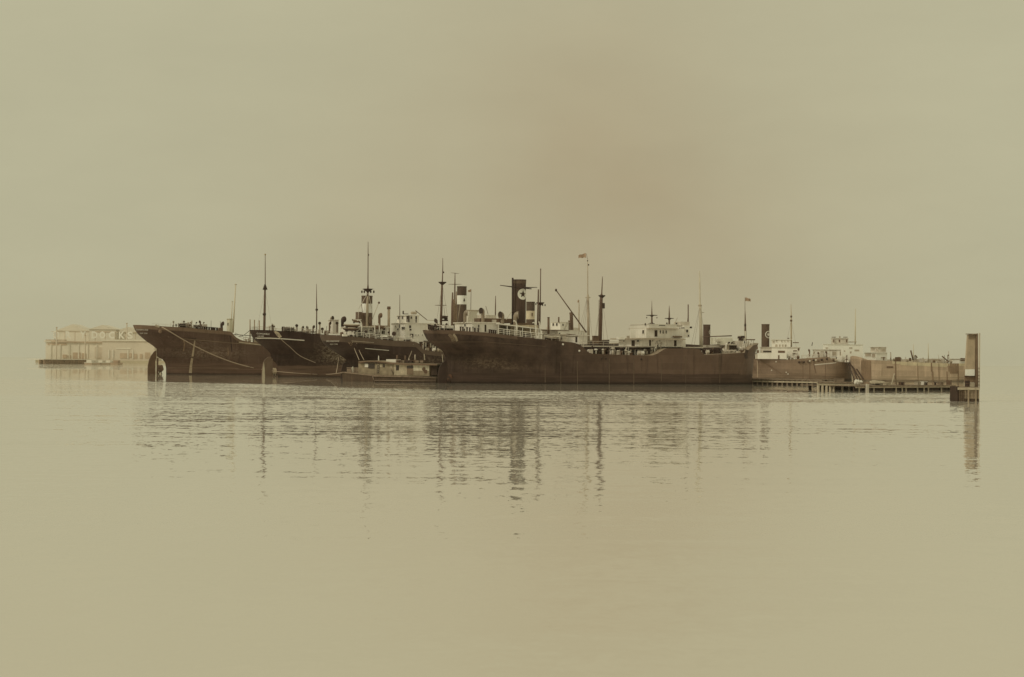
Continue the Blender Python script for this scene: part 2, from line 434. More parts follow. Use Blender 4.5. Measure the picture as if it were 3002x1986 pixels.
# ------------------------------------------------------------------ ships
class Ship:
    def __init__(s, name, label, cat, stern, bow, beam, group=None, zlow=-1.6, depth=None):
        s.p0, s.p1 = on_water(*stern), on_water(*bow)
        d = s.p1 - s.p0; s.L = d.length; s.u = d.normalized(); s.w = Vector((-s.u.y, s.u.x, 0))
        s.beam = beam; s.zlow = zlow
        s.root = bpy.data.objects.new(name, None); COL.objects.link(s.root)
        s.root.location = s.p0; s.root.rotation_euler = (0, 0, math.atan2(s.u.y, s.u.x))
        s.root.empty_display_size = 2
        tag(s.root, label, cat, group)
    def px(s, x, y, t=0.0):
        d = ray(x, y); c = CAM_P - s.p0
        k = (t - c.dot(s.w)) / d.dot(s.w)
        q = c + d * k
        return (q.dot(s.u), t, CAM_P.z + d.z * k)
    def P(s, x, y, t=0.0): return Vector(s.px(x, y, t))
    def sc(s, x, y, t=0.0):
        """metres per photograph pixel, vertically, at this spot"""
        return abs(s.px(x, y, t)[2] - s.px(x, y + 10, t)[2]) / 10
    def world(s, x, y, t=0.0):
        a = s.px(x, y, t); return s.p0 + s.u * a[0] + s.w * a[1] + Vector((0, 0, a[2]))
    # --- hull form
    def form(s, deck, stern, bow, n_deck=(0.85, 0.5), stern_wl=(0.30, 1.05), bow_deck=(0.22, 0.62), bow_wl=(0.30, 0.95), vmid=(0.35, 0.85)):
        xa, xb = deck[0][0], deck[-1][0]
        pts = []
        for (x, y) in deck:
            e = min((x - xa), (xb - x)) / (0.07 * (xb - xa) + 1e-6)
            t = -0.5 * s.beam * math.sqrt(max(0, 1 - (1 - min(1, e)) ** 2))
            a = s.px(x, y, t); pts.append((a[0], a[2]))
        s.sheer_pts = sorted(pts)
        s.st = sorted([(s.px(x, y)[2], s.px(x, y)[0]) for (x, y) in stern])
        s.bw = sorted([(s.px(x, y)[2], s.px(x, y)[0]) for (x, y) in bow])
        s.nd, s.swl, s.bd, s.bwl, s.vm = n_deck, stern_wl, bow_deck, bow_wl, vmid
        s.LL = s.sheer_pts[-1][0] - s.sheer_pts[0][0]
    def sheer(s, x): return interp(s.sheer_pts, x)
    def ends(s, v):
        zs = s.zlow + v * (s.sheer_pts[0][1] - s.zlow); zb = s.zlow + v * (s.sheer_pts[-1][1] - s.zlow)
        return interp(s.st, zs), interp(s.bw, zb)
    def hbv(s, x, v):
        s0, s1 = s.ends(v)
        k = sstep((v - s.vm[0]) / (s.vm[1] - s.vm[0]))
        a = lerp(s.swl[0] * s.LL, s.nd[0] * s.beam, k); p = lerp(s.swl[1], s.nd[1], k)
        q = max(0, min(1, (x - s0) / a)); g = (1 - (1 - q) ** 2) ** p
        a2 = lerp(s.bwl[0], s.bd[0], v) * s.LL; p2 = lerp(s.bwl[1], s.bd[1], v)
        q2 = max(0, min(1, (s1 - x) / a2)); g2 = (1 - (1 - q2) ** 2) ** p2
        return max(0.02, 0.5 * s.beam * g * g2)
    def hb(s, x, z):
        v = max(0, min(1, (z - s.zlow) / (s.sheer(x) - s.zlow))); return s.hbv(x, v)
    def grid(s, v0, v1, nv, off=0.0, x0=None, x1=None, seams=False, sides=(-1, 1)):
        d0, d1 = s.sheer_pts[0][0], s.sheer_pts[-1][0]
        ws = set((1 - math.cos(math.pi * i / 90)) / 2 for i in range(91))
        ws |= set(i / 26 * 0.12 for i in range(26))
        for (x, _) in s.sheer_pts: ws.add((x - d0) / (d1 - d0))
        ws = sorted(ws)
        out = [ws[0]]
        for q in ws[1:]:
            if q - out[-1] > 1e-4: out.append(q)
        ws = out
        if x0 is not None: ws = [w for w in ws if x0 <= d0 + w * (d1 - d0) <= x1]
        mb = MB()
        for sd in sides:
            vs = []
            for j in range(nv + 1):
                v = lerp(v0, v1, j / nv); a, b = s.ends(v)
                for w in ws:
                    x = lerp(a, b, w); h = s.hbv(x, v) + off
                    if seams: h += 0.035 * (int(v * 9) % 2)
                    z = s.zlow + v * (s.sheer(x) - s.zlow)
                    vs.append((x, sd * h, z))
            n = len(ws); fs = []
            for j in range(nv):
                for i in range(n - 1):
                    q = (j * n + i, j * n + i + 1, (j + 1) * n + i + 1, (j + 1) * n + i)
                    fs.append(q if sd < 0 else q[::-1])
            mb.add(vs, fs)
        s.ws = ws
        return mb
    def build_hull(s, m, bulwark=None, bul_m=None, deck_m=None, deck_drop=0.0, nv=36):
        part('hull', s.grid(0, 1, nv), m, s.root, True)
        d0, d1 = s.sheer_pts[0][0], s.sheer_pts[-1][0]
        ws = s.ws; mb = MB(); a, b = s.ends(1.0); vs = []; fs = []
        for w in ws:
            x = lerp(a, b, w); h = s.hbv(x, 1) - 0.02; z = s.sheer(x) - deck_drop
            vs += [(x, -h, z), (x, h, z)]
        for i in range(len(ws) - 1): fs.append((2 * i, 2 * i + 2, 2 * i + 3, 2 * i + 1))
        mb.add(vs, fs)
        # transom closing strip at the sternmost ring
        part('deck', mb, deck_m or DECKM, s.root)
        if bulwark:
            v0, x0, x1 = bulwark
            part('bulwark', s.grid(v0, 1.0, 3, 0.06, x0, x1), bul_m, s.root, True)
    def hp(s, x, y, off=0.05):
        """point on the near side of the hull seen at this place"""
        lo, hi = -0.55 * s.beam, 0.0
        for _ in range(24):
            t = (lo + hi) / 2; a = s.px(x, y, t)
            if t < -s.hb(a[0], a[2]): lo = t
            else: hi = t
        a = s.px(x, y, t)
        return Vector((a[0], t - off, a[2]))
    # --- fittings
    def part(s, name, mb, m, smooth=False, parent=None, label=None, stuff=False):
        return part(name, mb, m, parent or s.root, smooth, label, stuff)
    def span(s, x0, y0, x1, t0, t1):
        """left edge is seen at the far corner, right edge at the near corner, as the hull recedes"""
        for _ in range(8):
            a = s.px(x0, y0, t1); b = s.px(x1, y0, t0); f = s.px(x0, y0, t0)
            if b[0] - a[0] >= 0.42 * (b[0] - f[0]): break
            t1 = lerp(t0, t1, 0.7)
        return a[0], b[0], t1
    def box(s, name, x0, y0, x1, y1, t0, t1, m, parent=None, label=None):
        sa, sb, t1 = s.span(x0, y0, x1, t0, t1); z1 = s.px(x1, y0, t0)[2]; z0 = s.px(x1, y1, t0)[2]
        return s.part(name, MB().box(sa, sb, t0, t1, z0, z1), m, parent=parent, label=label)
    def end_px(s, x, y, sx):
        d = ray(x, y); c = CAM_P - s.p0; k = (sx - c.dot(s.u)) / d.dot(s.u); q = c + d * k
        return (sx, q.dot(s.w), CAM_P.z + d.z * k)
    def house(s, x0, y0, x1, y1, t0, t1, m=None, windows=(), doors=(), roof=None, eave=0.35, name='deckhouse', wm=None, label=None):
        m = m or WHITE
        sa, sb, t1 = s.span(x0, y0, x1, t0, t1); z1 = s.px(x1, y0, t0)[2]; z0 = s.px(x1, y1, t0)[2]
        h = s.part(name, MB().box(sa, sb, t0, t1, z0, z1), m, label=label)
        corner = project(s.p0 + s.u * sa + s.w * t0 + Vector((0, 0, z1)))[0]
        for lst, nm, mm in ((windows, 'window', wm or GLASS), (doors, 'door', OPEN)):
            for (x, y, w, hh) in lst:
                fw = 0.09; f = MB(); pb = MB()
                if x < corner:
                    a = s.end_px(x - w / 2, y - hh / 2, sa); b = s.end_px(x + w / 2, y + hh / 2, sa)
                    ta, tb = max(a[1], b[1]), min(a[1], b[1])
                    pb.box(sa - 0.05, sa + 0.05, tb, ta, b[2], a[2])
                    f.box(sa - 0.09, sa - 0.01, tb - fw, ta + fw, a[2], a[2] + fw).box(sa - 0.09, sa - 0.01, ta, ta + fw, b[2], a[2]).box(sa - 0.09, sa - 0.01, tb - fw, tb, b[2], a[2]).box(sa - 0.12, sa - 0.01, tb - fw, ta + fw, b[2] - fw, b[2])
                else:
                    a = s.px(x - w / 2, y - hh / 2, t0); b = s.px(x + w / 2, y + hh / 2, t0)
                    pb.box(a[0], b[0], t0 - 0.05, t0 + 0.05, b[2], a[2])
                    f.box(a[0] - fw, b[0] + fw, t0 - 0.09, t0 - 0.01, a[2], a[2] + fw).box(a[0] - fw, b[0] + fw, t0 - 0.12, t0 - 0.01, b[2] - fw, b[2])
                    f.box(a[0] - fw, a[0], t0 - 0.09, t0 - 0.01, b[2], a[2]).box(b[0], b[0] + fw, t0 - 0.09, t0 - 0.01, b[2], a[2])
                s.part(nm, pb, mm, parent=h)
                if nm == 'window': s.part('window_frame', f, m, parent=h)
        if roof:
            s.part('roof', MB().box(sa - eave, sb + eave, t0 - eave, t1 + eave, z1 + 0.004, z1 + roof), m, parent=h)
        return h
    def mast(s, pts, t, m, name='mast', n=10):
        """pts: (x, y, width in photograph pixels) from the foot up"""
        P = [s.P(x, y, t) for (x, y, w) in pts]
        r = [max(0.05, 0.5 * w * s.sc(x, y, t)) for (x, y, w) in pts]
        return s.part(name, MB().sweep(P, r, n), m, True)
    def bar(s, a, b, ta, tb, wpx, m, name='boom', wpx2=None, parent=None):
        k = s.sc(a[0], a[1], ta)
        return s.part(name, MB().cyl(s.P(a[0], a[1], ta), s.P(b[0], b[1], tb), 0.5 * wpx * k, 0.5 * (wpx2 or wpx) * k, 8), m, True, parent=parent)
    def nest(s, x, y, w, h, t, m, parent, name='crow_nest'):
        k = s.sc(x, y, t); c = s.P(x, y, t)
        mb = MB()
        mb.cyl(c - Vector((0, 0, h * k)), c - Vector((0, 0, h * k * 0.35)), w * k * 0.12, w * k * 0.42, 14)
        mb.cyl(c - Vector((0, 0, h * k * 0.35)), c, w * k * 0.46, w * k * 0.5, 14)
        return s.part(name, mb, m, True, parent=parent)
    def yard(s, x, y, w, t, m, parent, th=1.6, dy=0, name='crosstree'):
        k = s.sc(x, y, t)
        a, b = s.P(x - w / 2, y - dy, t), s.P(x + w / 2, y + dy, t)
        mb = MB().cyl(a, (a + b) / 2, th * k * 0.25, th * k * 0.5, 8).cyl((a + b) / 2, b, th * k * 0.5, th * k * 0.25, 8)
        return s.part(name, mb, m, True, parent=parent)
    def cowl(s, x, ytop, ybase, dia, t, face, m=None, name='ventilator'):
        """cowl ventilator; face = angle of the mouth in plan, 0 towards the bow, -90 towards the viewer"""
        k = s.sc(x, ytop, t); base = s.P(x, ybase, t); top = s.P(x, ytop, t)
        R1 = dia * k * 0.5; H = top.z - base.z
        f = Vector((math.cos(R(face)), math.sin(R(face)), 0)); side = f.cross(Vector((0, 0, 1)))
        zc = max(R1 * 1.6, H - R1)                    # height of the mouth's centre
        ctr = [(0, 0), (0, zc - R1 * 1.15), (0.02, zc - R1 * 0.8), (0.10, zc - R1 * 0.42), (0.26, zc - R1 * 0.14), (0.48, zc - R1 * 0.02), (0.72, zc), (0.86, zc)]
        ang = [90, 90, 82, 62, 38, 16, 3, 0]; rad = [0.52, 0.52, 0.56, 0.66, 0.80, 0.93, 1.0, 1.06]
        vs, fs, n = [], [], 16
        for (u_, z_), an, rr in zip(ctr, ang, rad):
            c = base + f * (u_ - 0.35) * R1 + Vector((0, 0, z_)); d = f * math.cos(R(an)) + Vector((0, 0, math.sin(R(an)))); up = side.cross(d)
            for i in range(n):
                q = 2 * math.pi * i / n; vs.append(c + side * (math.cos(q) * rr * R1) + up * (math.sin(q) * rr * R1))
        for k2 in range(len(ctr) - 1):
            for i in range(n): fs.append((k2 * n + i, k2 * n + (i + 1) % n, (k2 + 1) * n + (i + 1) % n, (k2 + 1) * n + i))
        o = s.part(name, MB().add(vs, fs), m or VENT, True)
        c = base + f * 0.30 * R1 + Vector((0, 0, zc))
        s.part('mouth', MB().cyl(c, c + f * 0.05, R1 * 0.92, None, 16), OPEN, parent=o)
        return o
    def funnel(s, x0, x1, ytop, ybot, t, bands=(), m=None, aspect=1.0, pipe=True):
        xm = (x0 + x1) / 2; a = s.P(xm, ytop, t); b = s.P(xm, ybot, t)
        r = abs(s.P(x1, ytop, t).x - s.P(x0, ytop, t).x) / 2
        # seen width is across the line of sight; the plan is round
        r = 0.5 * (x1 - x0) * s.sc(xm, ytop, t)
        n = 28; fx = Vector((b.x, t, 0))
        def ring(z0, z1, rr): return MB().cyl((b.x, t, z0), (b.x, t, z1), rr, rr, n, caps=False)
        f = s.part('funnel', ring(b.z, a.z, r), m or FUNN, True)
        s.part('funnel_lip', MB().cyl((b.x, t, a.z - 0.15), (b.x, t, a.z + 0.12), r * 1.04, r * 1.04, n, caps=False), m or FUNN, True, parent=f)
        s.part('funnel_mouth', MB().cyl((b.x, t, a.z - 0.5), (b.x, t, a.z - 0.45), r * 0.98, None, n), OPEN, parent=f)
        for (ya, yb, bm) in bands:
            za, zb = s.P(xm, ya, t).z, s.P(xm, yb, t).z
            s.part('funnel_band', ring(zb, za, r + 0.03), bm, True, parent=f)
        if pipe:
            mb = MB().cyl((b.x - r * 0.75, t - r * 0.75, b.z), (b.x - r * 0.75, t - r * 0.75, a.z + 0.5), 0.09, None, 8)
            mb.cyl((b.x - r * 0.9, t - r * 0.5, b.z), (b.x - r * 0.9, t - r * 0.5, a.z + 0.1), 0.07, None, 8)
            s.part('steam_pipe', mb, DARK, True, parent=f)
        s.fun = (b.x, t, r, f)
        return f
    def emblem(s, zc, rad, az, star_m, disc_m, ring_only=False):
        """round device wrapped on the funnel plating, az = plan angle of its centre"""
        fx, t, r, f = s.fun
        def wrap(u, v, off):
            an = az + u / r
            return (fx + (r + off) * math.cos(an), t + (r + off) * math.sin(an), zc + v)
        N = 40
        if ring_only:
            vs = [wrap(rad * math.cos(2 * math.pi * i / N), rad * math.sin(2 * math.pi * i / N), 0.04) for i in range(N)]
            vs += [wrap(0.8 * rad * math.cos(2 * math.pi * i / N), 0.8 * rad * math.sin(2 * math.pi * i / N), 0.04) for i in range(N)]
            s.part('emblem_ring', MB().add(vs, [(i, (i + 1) % N, N + (i + 1) % N, N + i) for i in range(N)]), disc_m, parent=f)
        else:
            vs = []; K = 6
            for k in range(K + 1):
                for i in range(N):
                    q = rad * k / K; vs.append(wrap(q * math.cos(2 * math.pi * i / N), q * math.sin(2 * math.pi * i / N), 0.04))
            fs = [(k * N + i, k * N + (i + 1) % N, (k + 1) * N + (i + 1) % N, (k + 1) * N + i) for k in range(K) for i in range(N)]
            s.part('emblem_disc', MB().add(vs, fs), disc_m, parent=f)
        rs = rad * (0.72 if not ring_only else 0.66)
        pts = []
        for i in range(10):
            q = rs if i % 2 == 0 else rs * 0.42
            an = math.pi / 2 + i * math.pi / 5; pts.append((q * math.cos(an), q * math.sin(an)))
        vs = [wrap(0, 0, 0.07)]; fs = []
        for i in range(10):
            (xa, ya), (xb, yb) = pts[i], pts[(i + 1) % 10]
            base = len(vs); vs += [wrap(xa, ya, 0.07), wrap(xb, yb, 0.07), wrap(xa / 2, ya / 2, 0.07), wrap(xb / 2, yb / 2, 0.07)]
            fs += [(base, base + 1, base + 3, base + 2), (base + 2, base + 3, 0)]
        s.part('star', MB().add(vs, fs), star_m, parent=f)
    def rail(s, pts, t, m=None, h=1.1, rows=3, step=1.6, th=0.035, name='railing'):
        P = [s.P(x, y, t) for (x, y) in pts]
        mb = MB()
        for a, b in zip(P, P[1:]):
            n = max(1, int((b - a).length / step))
            for i in range(n + 1):
                q = a.lerp(b, i / n); mb.cyl(q, q + Vector((0, 0, h)), th, None, 5)
            for k in range(rows):
                z = Vector((0, 0, h * (k + 1) / rows)); mb.cyl(a + z, b + z, th * (1.3 if k == rows - 1 else 0.8), None, 5)
        return s.part(name, mb, m or WHITE)
    def edge_rail(s, x0, x1, m=None, h=1.1, rows=3, step=1.6, th=0.035, far=True):
        """stanchions and rails along the deck edge, both sides"""
        a = s.hp_edge(x0); b = s.hp_edge(x1)
        n = max(2, int((b[0] - a[0]) / step)); sides = (-1, 1) if far else (-1,)
        for sd in sides:
            prev = None; mb = MB()
            for i in range(n + 1):
                x = lerp(a[0], b[0], i / n); p = Vector((x, sd * (s.hbv(x, 1) - 0.15), s.sheer(x)))
                mb.cyl(p, p + Vector((0, 0, h)), th, None, 5)
                if prev is not None:
                    for k in range(rows):
                        z = Vector((0, 0, h * (k + 1) / rows)); mb.cyl(prev + z, p + z, th * (1.3 if k == rows - 1 else 0.8), None, 5)
                prev = p
            o = s.part('railing', mb, m or WHITE)
        return o
    def hp_edge(s, x):
        t = -0.5 * s.beam
        for _ in range(6):
            a = s.px(x, 980, t); t = -s.hbv(a[0], 1.0)
        return (a[0], t)
    def deck_at(s, x, t=None):
        """deck spot under photograph column x at offset t"""
        a = s.px(x, 980, 0 if t is None else t); return Vector((a[0], 0 if t is None else t, s.sheer(a[0])))
    def davit(s, x, ytop, ybase, t, reach=1.6, m=None, w=0.12):
        a = s.P(x, ybase, t); z = s.P(x, ytop, t).z
        pts = [a, Vector((a.x, t, z - 1.4))]
        for i in range(1, 7):
            an = i / 6 * math.pi * 0.62
            pts.append(Vector((a.x - reach * 0.5 * (1 - math.cos(an)) * 1.3, t - 0.3 * (1 - math.cos(an)), z - 1.4 + 1.3 * math.sin(an))))
        o = s.part('davit', MB().sweep(pts, [w, w, w * .95, w * .9, w * .85, w * .8, w * .7, w * .6], 8), m or WHITE, True)
        return o
    def text_on_hull(s, txt, x0, y0, x1, y1, m=None, slope=0.0, name='name_lettering'):
        vs, fs, (w, h) = text_geo(txt)
        mb = MB(); out = []
        for (u, v) in vs:
            x = lerp(x0, x1, u / w); y = lerp(y1, y0, v / h) + slope * (x - x0)
            out.append(s.hp(x, y, 0.10))
        mb.add(out, fs)
        return s.part(name, mb, m or LETT)
    def strip_on_hull(s, pts, w_px, m, name, off=0.07, th=None, parent=None):
        """raised strip of given photograph width following the plating"""
        P = []
        for (x0, y0), (x1, y1) in zip(pts, pts[1:]):
            n = max(2, int(math.hypot(x1 - x0, y1 - y0) / 8))
            for i in range(n): P.append((lerp(x0, x1, i / n), lerp(y0, y1, i / n)))
        P.append(pts[-1])
        vs = []; fs = []
        for k, (x, y) in enumerate(P):
            xa, ya = P[max(0, k - 1)]; xb, yb = P[min(len(P) - 1, k + 1)]
            L = math.hypot(xb - xa, yb - ya) or 1; nx, ny = -(yb - ya) / L, (xb - xa) / L
            w = w_px if not callable(w_px) else w_px(k / (len(P) - 1))
            for q, o in ((-0.5, 0.0), (-0.5, off), (0.5, off), (0.5, 0.0)):
                vs.append(s.hp(x + nx * w * q, y + ny * w * q, o))
        for k in range(len(P) - 1):
            a = 4 * k
            for i in range(3): fs.append((a + i, a + i + 1, a + 5 + i, a + 4 + i))
        return s.part(name, MB().add(vs, fs), m, parent=parent)
    def rudder(s, outline, x_post, y_top, m, tk=0.16, post=True):
        pts = [(s.px(x, y)[0], s.px(x, y)[2]) for (x, y) in outline]
        s.part('rudder', MB().prism(pts, -tk, tk), m)
        if post:
            a = s.P(x_post, y_top, 0)
            s.part('rudder_post', MB().box(a.x - 0.2, a.x + 0.2, -0.22, 0.22, s.zlow, a.z), m)
    def propeller(s, x, y, r_px, m, t=0.0):
        k = s.sc(x, y, t); c = s.P(x, y, t); r = r_px * k
        o = s.part('propeller', MB().cyl(c - Vector((0.5, 0, 0)), c + Vector((0.5, 0, 0)), 0.32, 0.4, 12), m, True)
        for i in range(4):
            an = math.pi / 4 + i * math.pi / 2; d = Vector((0, math.cos(an), math.sin(an))); e = Vector((0, -math.sin(an), math.cos(an)))
            vs = []; N = 7
            for sgn in (-1, 1):
                for j in range(N):
                    q = j / (N - 1); wd = r * 0.30 * math.sin(math.pi * min(0.97, 0.12 + 0.8 * q)); tw = lerp(0.55, 0.25, q)
                    ce = c + d * (r * q)
                    vs += [ce + e * wd + Vector((wd * tw * 2, 0, 0)) + Vector((0.03 * sgn, 0, 0)), ce - e * wd - Vector((wd * tw * 2, 0, 0)) + Vector((0.03 * sgn, 0, 0))]
            fs = []
            for sg in (0, 1):
                for j in range(N - 1):
                    a = sg * 2 * N + 2 * j; fs.append((a, a + 1, a + 3, a + 2) if sg else (a, a + 2, a + 3, a + 1))
            s.part('blade', MB().add(vs, fs), m, True, parent=o)
    def ladder(s, a, b, t, m=None, w=0.25, parent=None):
        A, B = s.P(*a, t), s.P(*b, t); mb = MB()
        for q in (-w, w): mb.cyl(A + Vector((q, 0, 0)), B + Vector((q, 0, 0)), 0.05, None, 5)
        n = int((A - B).length / 0.35)
        for i in range(n + 1):
            c = A.lerp(B, i / max(1, n)); mb.cyl(c - Vector((w, 0, 0)), c + Vector((w, 0, 0)), 0.03, None, 4)
        return s.part('ladder', mb, m or WHITE, parent=parent)
    def stay(s, a, b, ta=0, tb=0, r=0.03, m=None):
        return s.part('stay', MB().cyl(s.P(*a, ta), s.P(*b, tb), r, None, 4), m or MASTD)
    def bollards(s, xs, t, m=None, h=0.8, r=0.16, name='bollard'):
        for x in xs:
            q = s.deck_at(x, t)
            s.part(name, MB().cyl(q - Vector((0, 0, 0.2)), q + Vector((0, 0, h)), r, r, 8).cyl(q + Vector((0, 0, h)), q + Vector((0, 0, h + 0.12)), r * 1.4, r * 1.3, 8), m or DARK, True)
    def winch(s, x, t, m=None, k=1.0, dz=0.0):
        q = s.deck_at(x, t) + Vector((0, 0, dz)); mb = MB()
        mb.box(q.x - 0.9 * k, q.x + 0.9 * k, t - 0.6 * k, t + 0.6 * k, q.z, q.z + 0.25 * k)
        mb.cyl((q.x - 0.9 * k, t, q.z + 0.8 * k), (q.x + 0.9 * k, t, q.z + 0.8 * k), 0.32 * k, None, 10)
        for e in (-0.95, -0.35, 0.35, 0.95): mb.cyl((q.x + e * k, t, q.z + 0.8 * k), (q.x + (e + 0.08) * k, t, q.z + 0.8 * k), 0.55 * k, None, 12)
        mb.box(q.x - 0.15 * k, q.x + 0.15 * k, t - 0.9 * k, t + 0.9 * k, q.z + 0.25 * k, q.z + 0.7 * k)
        return s.part('winch', mb, m or DARK)

def text_geo(txt, bold=0.0):
    cu = bpy.data.curves.new('tmp', 'FONT'); cu.body = txt; cu.resolution_u = 2; cu.size = 1.0; cu.offset = bold
    ob = bpy.data.objects.new('tmp', cu); COL.objects.link(ob)
    dg = bpy.context.evaluated_depsgraph_get(); dg.update()
    me = bpy.data.meshes.new_from_object(ob.evaluated_get(dg))
    vs = [(v.co.x, v.co.y) for v in me.vertices]; fs = [tuple(p.vertices) for p in me.polygons]
    bpy.data.objects.remove(ob); bpy.data.curves.remove(cu); bpy.data.meshes.remove(me)
    x0, y0 = min(v[0] for v in vs), min(v[1] for v in vs)
    vs = [(a - x0, b - y0) for a, b in vs]
    return vs, fs, (max(v[0] for v in vs), max(v[1] for v in vs))

# things that stand on or hang from a ship but are not part of it
def lifeboat(ship, x0, x1, y, h, t, label, m=None, cover=CANVAS, group='ships lifeboats under covers'):
    a, b = ship.world(x0, y, t), ship.world(x1, y, t)
    L = (b - a).length; k = ship.sc((x0 + x1) / 2, y, t); H = h * k
    o = bpy.data.objects.new('lifeboat', None); COL.objects.link(o)
    o.location = (a + b) / 2; d = b - a; o.rotation_euler = (0, 0, math.atan2(d.y, d.x))
    tag(o, label, 'lifeboat', group)
    N, K = 16, 8; vs = []; fs = []
    for i in range(N + 1):
        q = -1 + 2 * i / N; wd = (1 - abs(q) ** 2.4) * L * 0.16 + 0.03; up = abs(q) ** 3 * H * 0.25
        for j in range(K + 1):
            an = math.pi * j / K; vs.append((q * L / 2, -math.cos(an) * wd, -math.sin(an) ** 0.7 * H * 0.75 * (1 - 0.55 * abs(q) ** 3) + up))
    for i in range(N):
        for j in range(K):
            e = i * (K + 1) + j; fs.append((e, e + 1, e + K + 2, e + K + 1))
    part('hull', MB().add(vs, fs), m or WHITE, o, True)
    vs = []; fs = []
    for i in range(N + 1):
        q = -1 + 2 * i / N; wd = (1 - abs(q) ** 2.4) * L * 0.165 + 0.05; up = abs(q) ** 3 * H * 0.25 + 0.02
        for (yy, zz) in ((-wd, up - H * 0.15), (-wd, up), (0, up + H * 0.28 * (1 - abs(q) ** 2)), (wd, up), (wd, up - H * 0.15)): vs.append((q * L / 2, yy, zz))
    for i in range(N):
        for j in range(4):
            e = i * 5 + j; fs.append((e, e + 1, e + 6, e + 5))
    part('cover', MB().add(vs, fs), cover, o)
    f = MB()
    for q in (-0.6, 0.6):
        f.box(q * L / 2 - 0.12, q * L / 2 + 0.12, -L * 0.1, L * 0.1, -H * 0.95, -H * 0.55)
    part('chock', f, DARK, o)
    return o
PERSON = {}
def person(loc, h, label, m=CLOTH_D, rot=0.0, pose='stand'):
    key = (m.name, pose)
    if key not in PERSON:
        V = [(0, 0, .93), (0, 0, 1.18), (0, 0, 1.42), (0, 0, 1.52), (0, -.02, 1.66), (.19, 0, 1.40), (.25, .02, 1.12), (.24, -.10, .88), (-.19, 0, 1.40), (-.25, .02, 1.12), (-.22, -.06, .86),
             (.10, 0, .88), (.11, -.02, .50), (.12, .02, .08), (.12, -.14, .03), (-.10, 0, .88), (-.12, .03, .50), (-.14, .06, .08), (-.14, -.10, .03)]
        E = [(0, 1), (1, 2), (2, 3), (3, 4), (2, 5), (5, 6), (6, 7), (2, 8), (8, 9), (9, 10), (0, 11), (11, 12), (12, 13), (13, 14), (0, 15), (15, 16), (16, 17), (17, 18)]
        Rr = [.15, .14, .15, .06, .105, .07, .05, .04, .07, .05, .04, .095, .07, .05, .045, .095, .07, .05, .045]
        me = bpy.data.meshes.new('person'); me.from_pydata(V, E, [])
        ob = bpy.data.objects.new('tmp', me); COL.objects.link(ob)
        md = ob.modifiers.new('skin', 'SKIN'); ob.modifiers.new('sub', 'SUBSURF').levels = 1
        sv = me.skin_vertices[0].data
        for i, r in enumerate(Rr): sv[i].radius = (r, r * (0.75 if i in (0, 1, 2) else 1))
        sv[0].use_root = True
        dg = bpy.context.evaluated_depsgraph_get(); dg.update()
        body = bpy.data.meshes.new_from_object(ob.evaluated_get(dg)); body.name = 'body'
        bpy.data.objects.remove(ob)
        body.materials.clear(); body.materials.append(m)
        hat = MB().cyl((0, -.02, 1.74), (0, -.02, 1.84), .105, .09, 10).cyl((0, -.04, 1.735), (0, -.04, 1.75), .15, None, 12).mesh('hat', CLOTH_D)
        PERSON[key] = (body, hat)
    body, hat = PERSON[key]
    o = link('person', body, None, loc); o.rotation_euler = (0, 0, rot); o.scale = (h / 1.78,) * 3
    tag(o, label, 'person')
    link('hat', hat, o)
    return o

def rope(ship_pts, r, label, m=ROPE, name='mooring_rope', sub=8, group=None):
    P = [Vector(p) for p in ship_pts]; out = []
    for k in range(len(P) - 1):                # catmull-rom
        p0, p1, p2, p3 = P[max(0, k - 1)], P[k], P[k + 1], P[min(len(P) - 1, k + 2)]
        for i in range(sub):
            t = i / sub
            out.append(0.5 * ((2 * p1) + (p2 - p0) * t + (2 * p0 - 5 * p1 + 4 * p2 - p3) * t * t + (3 * p1 - p0 - 3 * p2 + p3) * t ** 3))
    out.append(P[-1])
    c = out[0]
    o = link(name, MB().sweep([q - c for q in out], r, 6).mesh(name, m, True), None, c)
    return tag(o, label, 'rope', group)

def flag(ship, x, y, w, h, t, label, m=FLAGM, dirx=-1):
    k = ship.sc(x, y, t); o0 = ship.world(x, y, t); N = 12; vs = []; fs = []
    for i in range(N + 1):
        q = i / N
        for j in range(6):
            v = j / 5
            vs.append((dirx * q * w * k, 0.35 * math.sin(q * 7 + v) * q, -v * h * k * (1 - 0.35 * q) - q * q * h * k * 0.45 + 0.08 * math.sin(9 * q)))
    for i in range(N):
        for j in range(5):
            e = i * 6 + j; fs.append((e, e + 1, e + 7, e + 6))
    o = link('flag', MB().add(vs, fs).mesh('flag', m, True), None, o0)
    return tag(o, label, 'flag')

